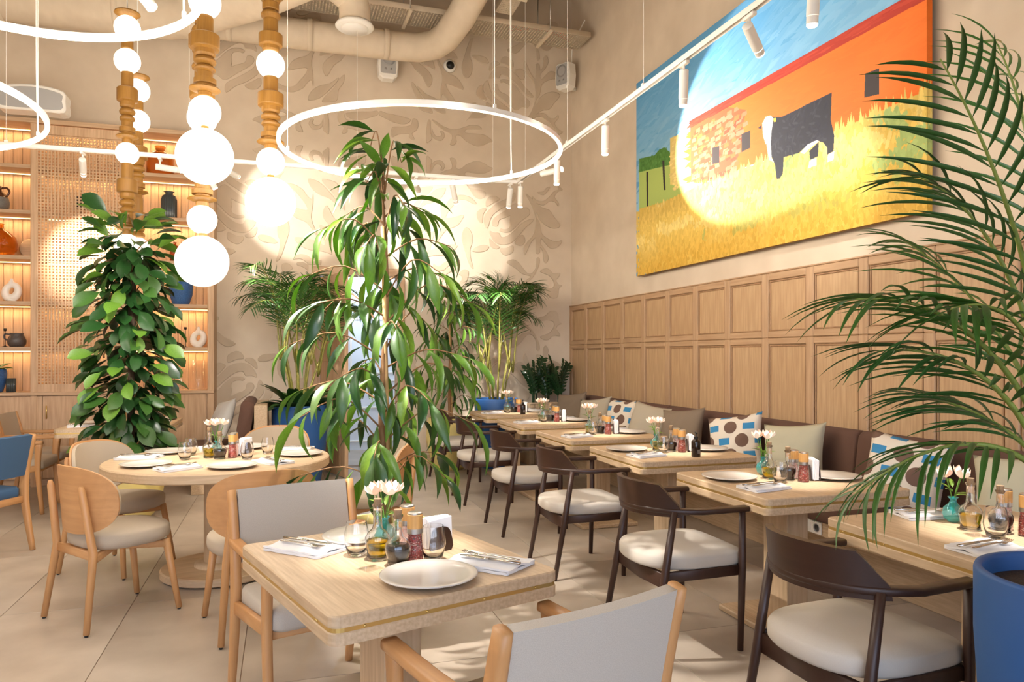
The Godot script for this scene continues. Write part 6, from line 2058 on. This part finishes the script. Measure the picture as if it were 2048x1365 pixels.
func zz_planter() -> void:
	var o := thing("planter_box", "slatted oak planter box with dark glossy upright plants in the corner", "planter", V(3.40, 0, 9.15))
	for k in 11:
		piece("slat", box(Vector3(0.062, 0.78, 0.02), 0.003), M.oak_y, o, T(Vector3(-0.335 + 0.067 * k, 0.40, 0.22)))
	piece("side_board", box(Vector3(0.02, 0.8, 0.46), 0.003), M.oak_y, o, T(Vector3(-0.37, 0.40, 0)))
	piece("side_board", box(Vector3(0.02, 0.8, 0.46), 0.003), M.oak_y, o, T(Vector3(0.365, 0.40, 0)))
	piece("soil", box(Vector3(0.7, 0.04, 0.42), 0.004), M.soil, o, T(Vector3(0, 0.74, 0)))
	piece("rim", box(Vector3(0.76, 0.02, 0.03), 0.003), M.oak_x, o, T(Vector3(0, 0.80, 0.225)))
	for g in 3:
		var p := thing("zz_plant", ["dark zz plant at the left end of the planter box", "dark zz plant in the middle of the planter box", "dark zz plant at the wall end of the planter box"][g], "plant", V(3.16 + 0.18 * g, 0.755, 9.13), 0, "zz plants in the oak planter")
		rng.seed = 100 + g
		for s in 9:
			var a := s * 2.4 + g
			var lean := rng.randf_range(0.15, 0.45)
			var h := rng.randf_range(0.38, 0.62)
			var tip := Vector3(minf(cos(a) * lean * 0.6, 0.13), h, sin(a) * lean * 0.5)
			var mid := Vector3(cos(a) * lean * 0.15, h * 0.55, sin(a) * lean * 0.15)
			var st := mb(false)
			var pts := spline([Vector3(cos(a) * 0.03, -0.01, sin(a) * 0.03), mid, tip], 6)
			tube(st, pts, 0.006, 5)
			var stem := piece("stem", fin(st), M.zz, p)
			var jn := mb(false)
			for j in 9:
				var i := 4 + j
				var at: Vector3 = pts[mini(i, 12)]
				var tan: Vector3 = (pts[mini(i + 1, 12)] - pts[mini(i, 12) - 1]).normalized()
				var side := tan.cross(Vector3(sin(a), 0, cos(a))).normalized()
				for sg in [-1, 1]:
					jn.append_from(M.leafmesh[0], 0, T(at, aim((side * sg + tan * 0.8).normalized(), Vector3(0, 0.4, 1)) * Basis.from_scale(Vector3(0.08, 0.08, 0.032))))
			var q := piece("leaflets", jn.commit(), M.zz, stem)
			q.set_meta("kind", "stuff")

func front_palm() -> void:
	var at := V(1.98, 0, 1.36)
	var o := thing("kentia_palm", "large palm in a tall blue pot cut by the right edge, nearest the viewer", "potted plant", at)
	tall_pot(o, 0.25, 0.85, M.bluepot, 0.94)
	rng.seed = 77
	# base, bend and tip of each frond in room metres (x, y, d)
	for q in FRONT_FRONDS:
		var p0 := V(q[0], q[1], q[2]) - at
		var p1 := V(q[3], q[4], q[5]) - at
		var p2 := V(q[6], q[7], q[8]) - at
		piece("cane", pipe(spline([Vector3(p0.x * 0.3, 0.78, p0.z * 0.3), Vector3(p0.x * 0.5, 0.95, p0.z * 0.5), p0], 4), [0.014, 0.014, 0.013, 0.012, 0.012, 0.011, 0.010, 0.010, 0.009], 8), M.palmrib, o)
		frond(o, p0, p1, p2, 14, 0.27, 0.015, 0.22, true, M.palm_a if rng.randf() < 0.6 else M.palm_b)
const FRONT_FRONDS := [
	[1.85, 1.18, 1.36, 1.59, 1.6, 1.34, 1.28, 1.55, 1.43],
	[1.84, 1.11, 1.36, 1.61, 1.31, 1.38, 1.37, 1.06, 1.51],
	[1.86, 1.31, 1.36, 1.73, 1.83, 1.35, 1.46, 2.11, 1.33],
	[1.91, 1.28, 1.4, 1.79, 1.8, 1.43, 1.61, 1.9, 1.54],
	[1.79, 1.15, 1.33, 1.58, 1.46, 1.29, 1.36, 1.43, 1.41],
	[1.96, 1.43, 1.43, 1.97, 2.05, 1.48, 1.95, 2.32, 1.59],
	[1.82, 1.25, 1.32, 1.61, 1.59, 1.23, 1.39, 1.52, 1.24],
	[1.9, 1.2, 1.4, 1.92, 1.58, 1.55, 1.77, 1.77, 1.75],
	[1.8, 1.13, 1.32, 1.78, 1.28, 1.44, 1.65, 1.31, 1.58],
	[1.74, 1.32, 1.24, 1.7, 1.76, 1.14, 1.69, 1.84, 1.04],
]
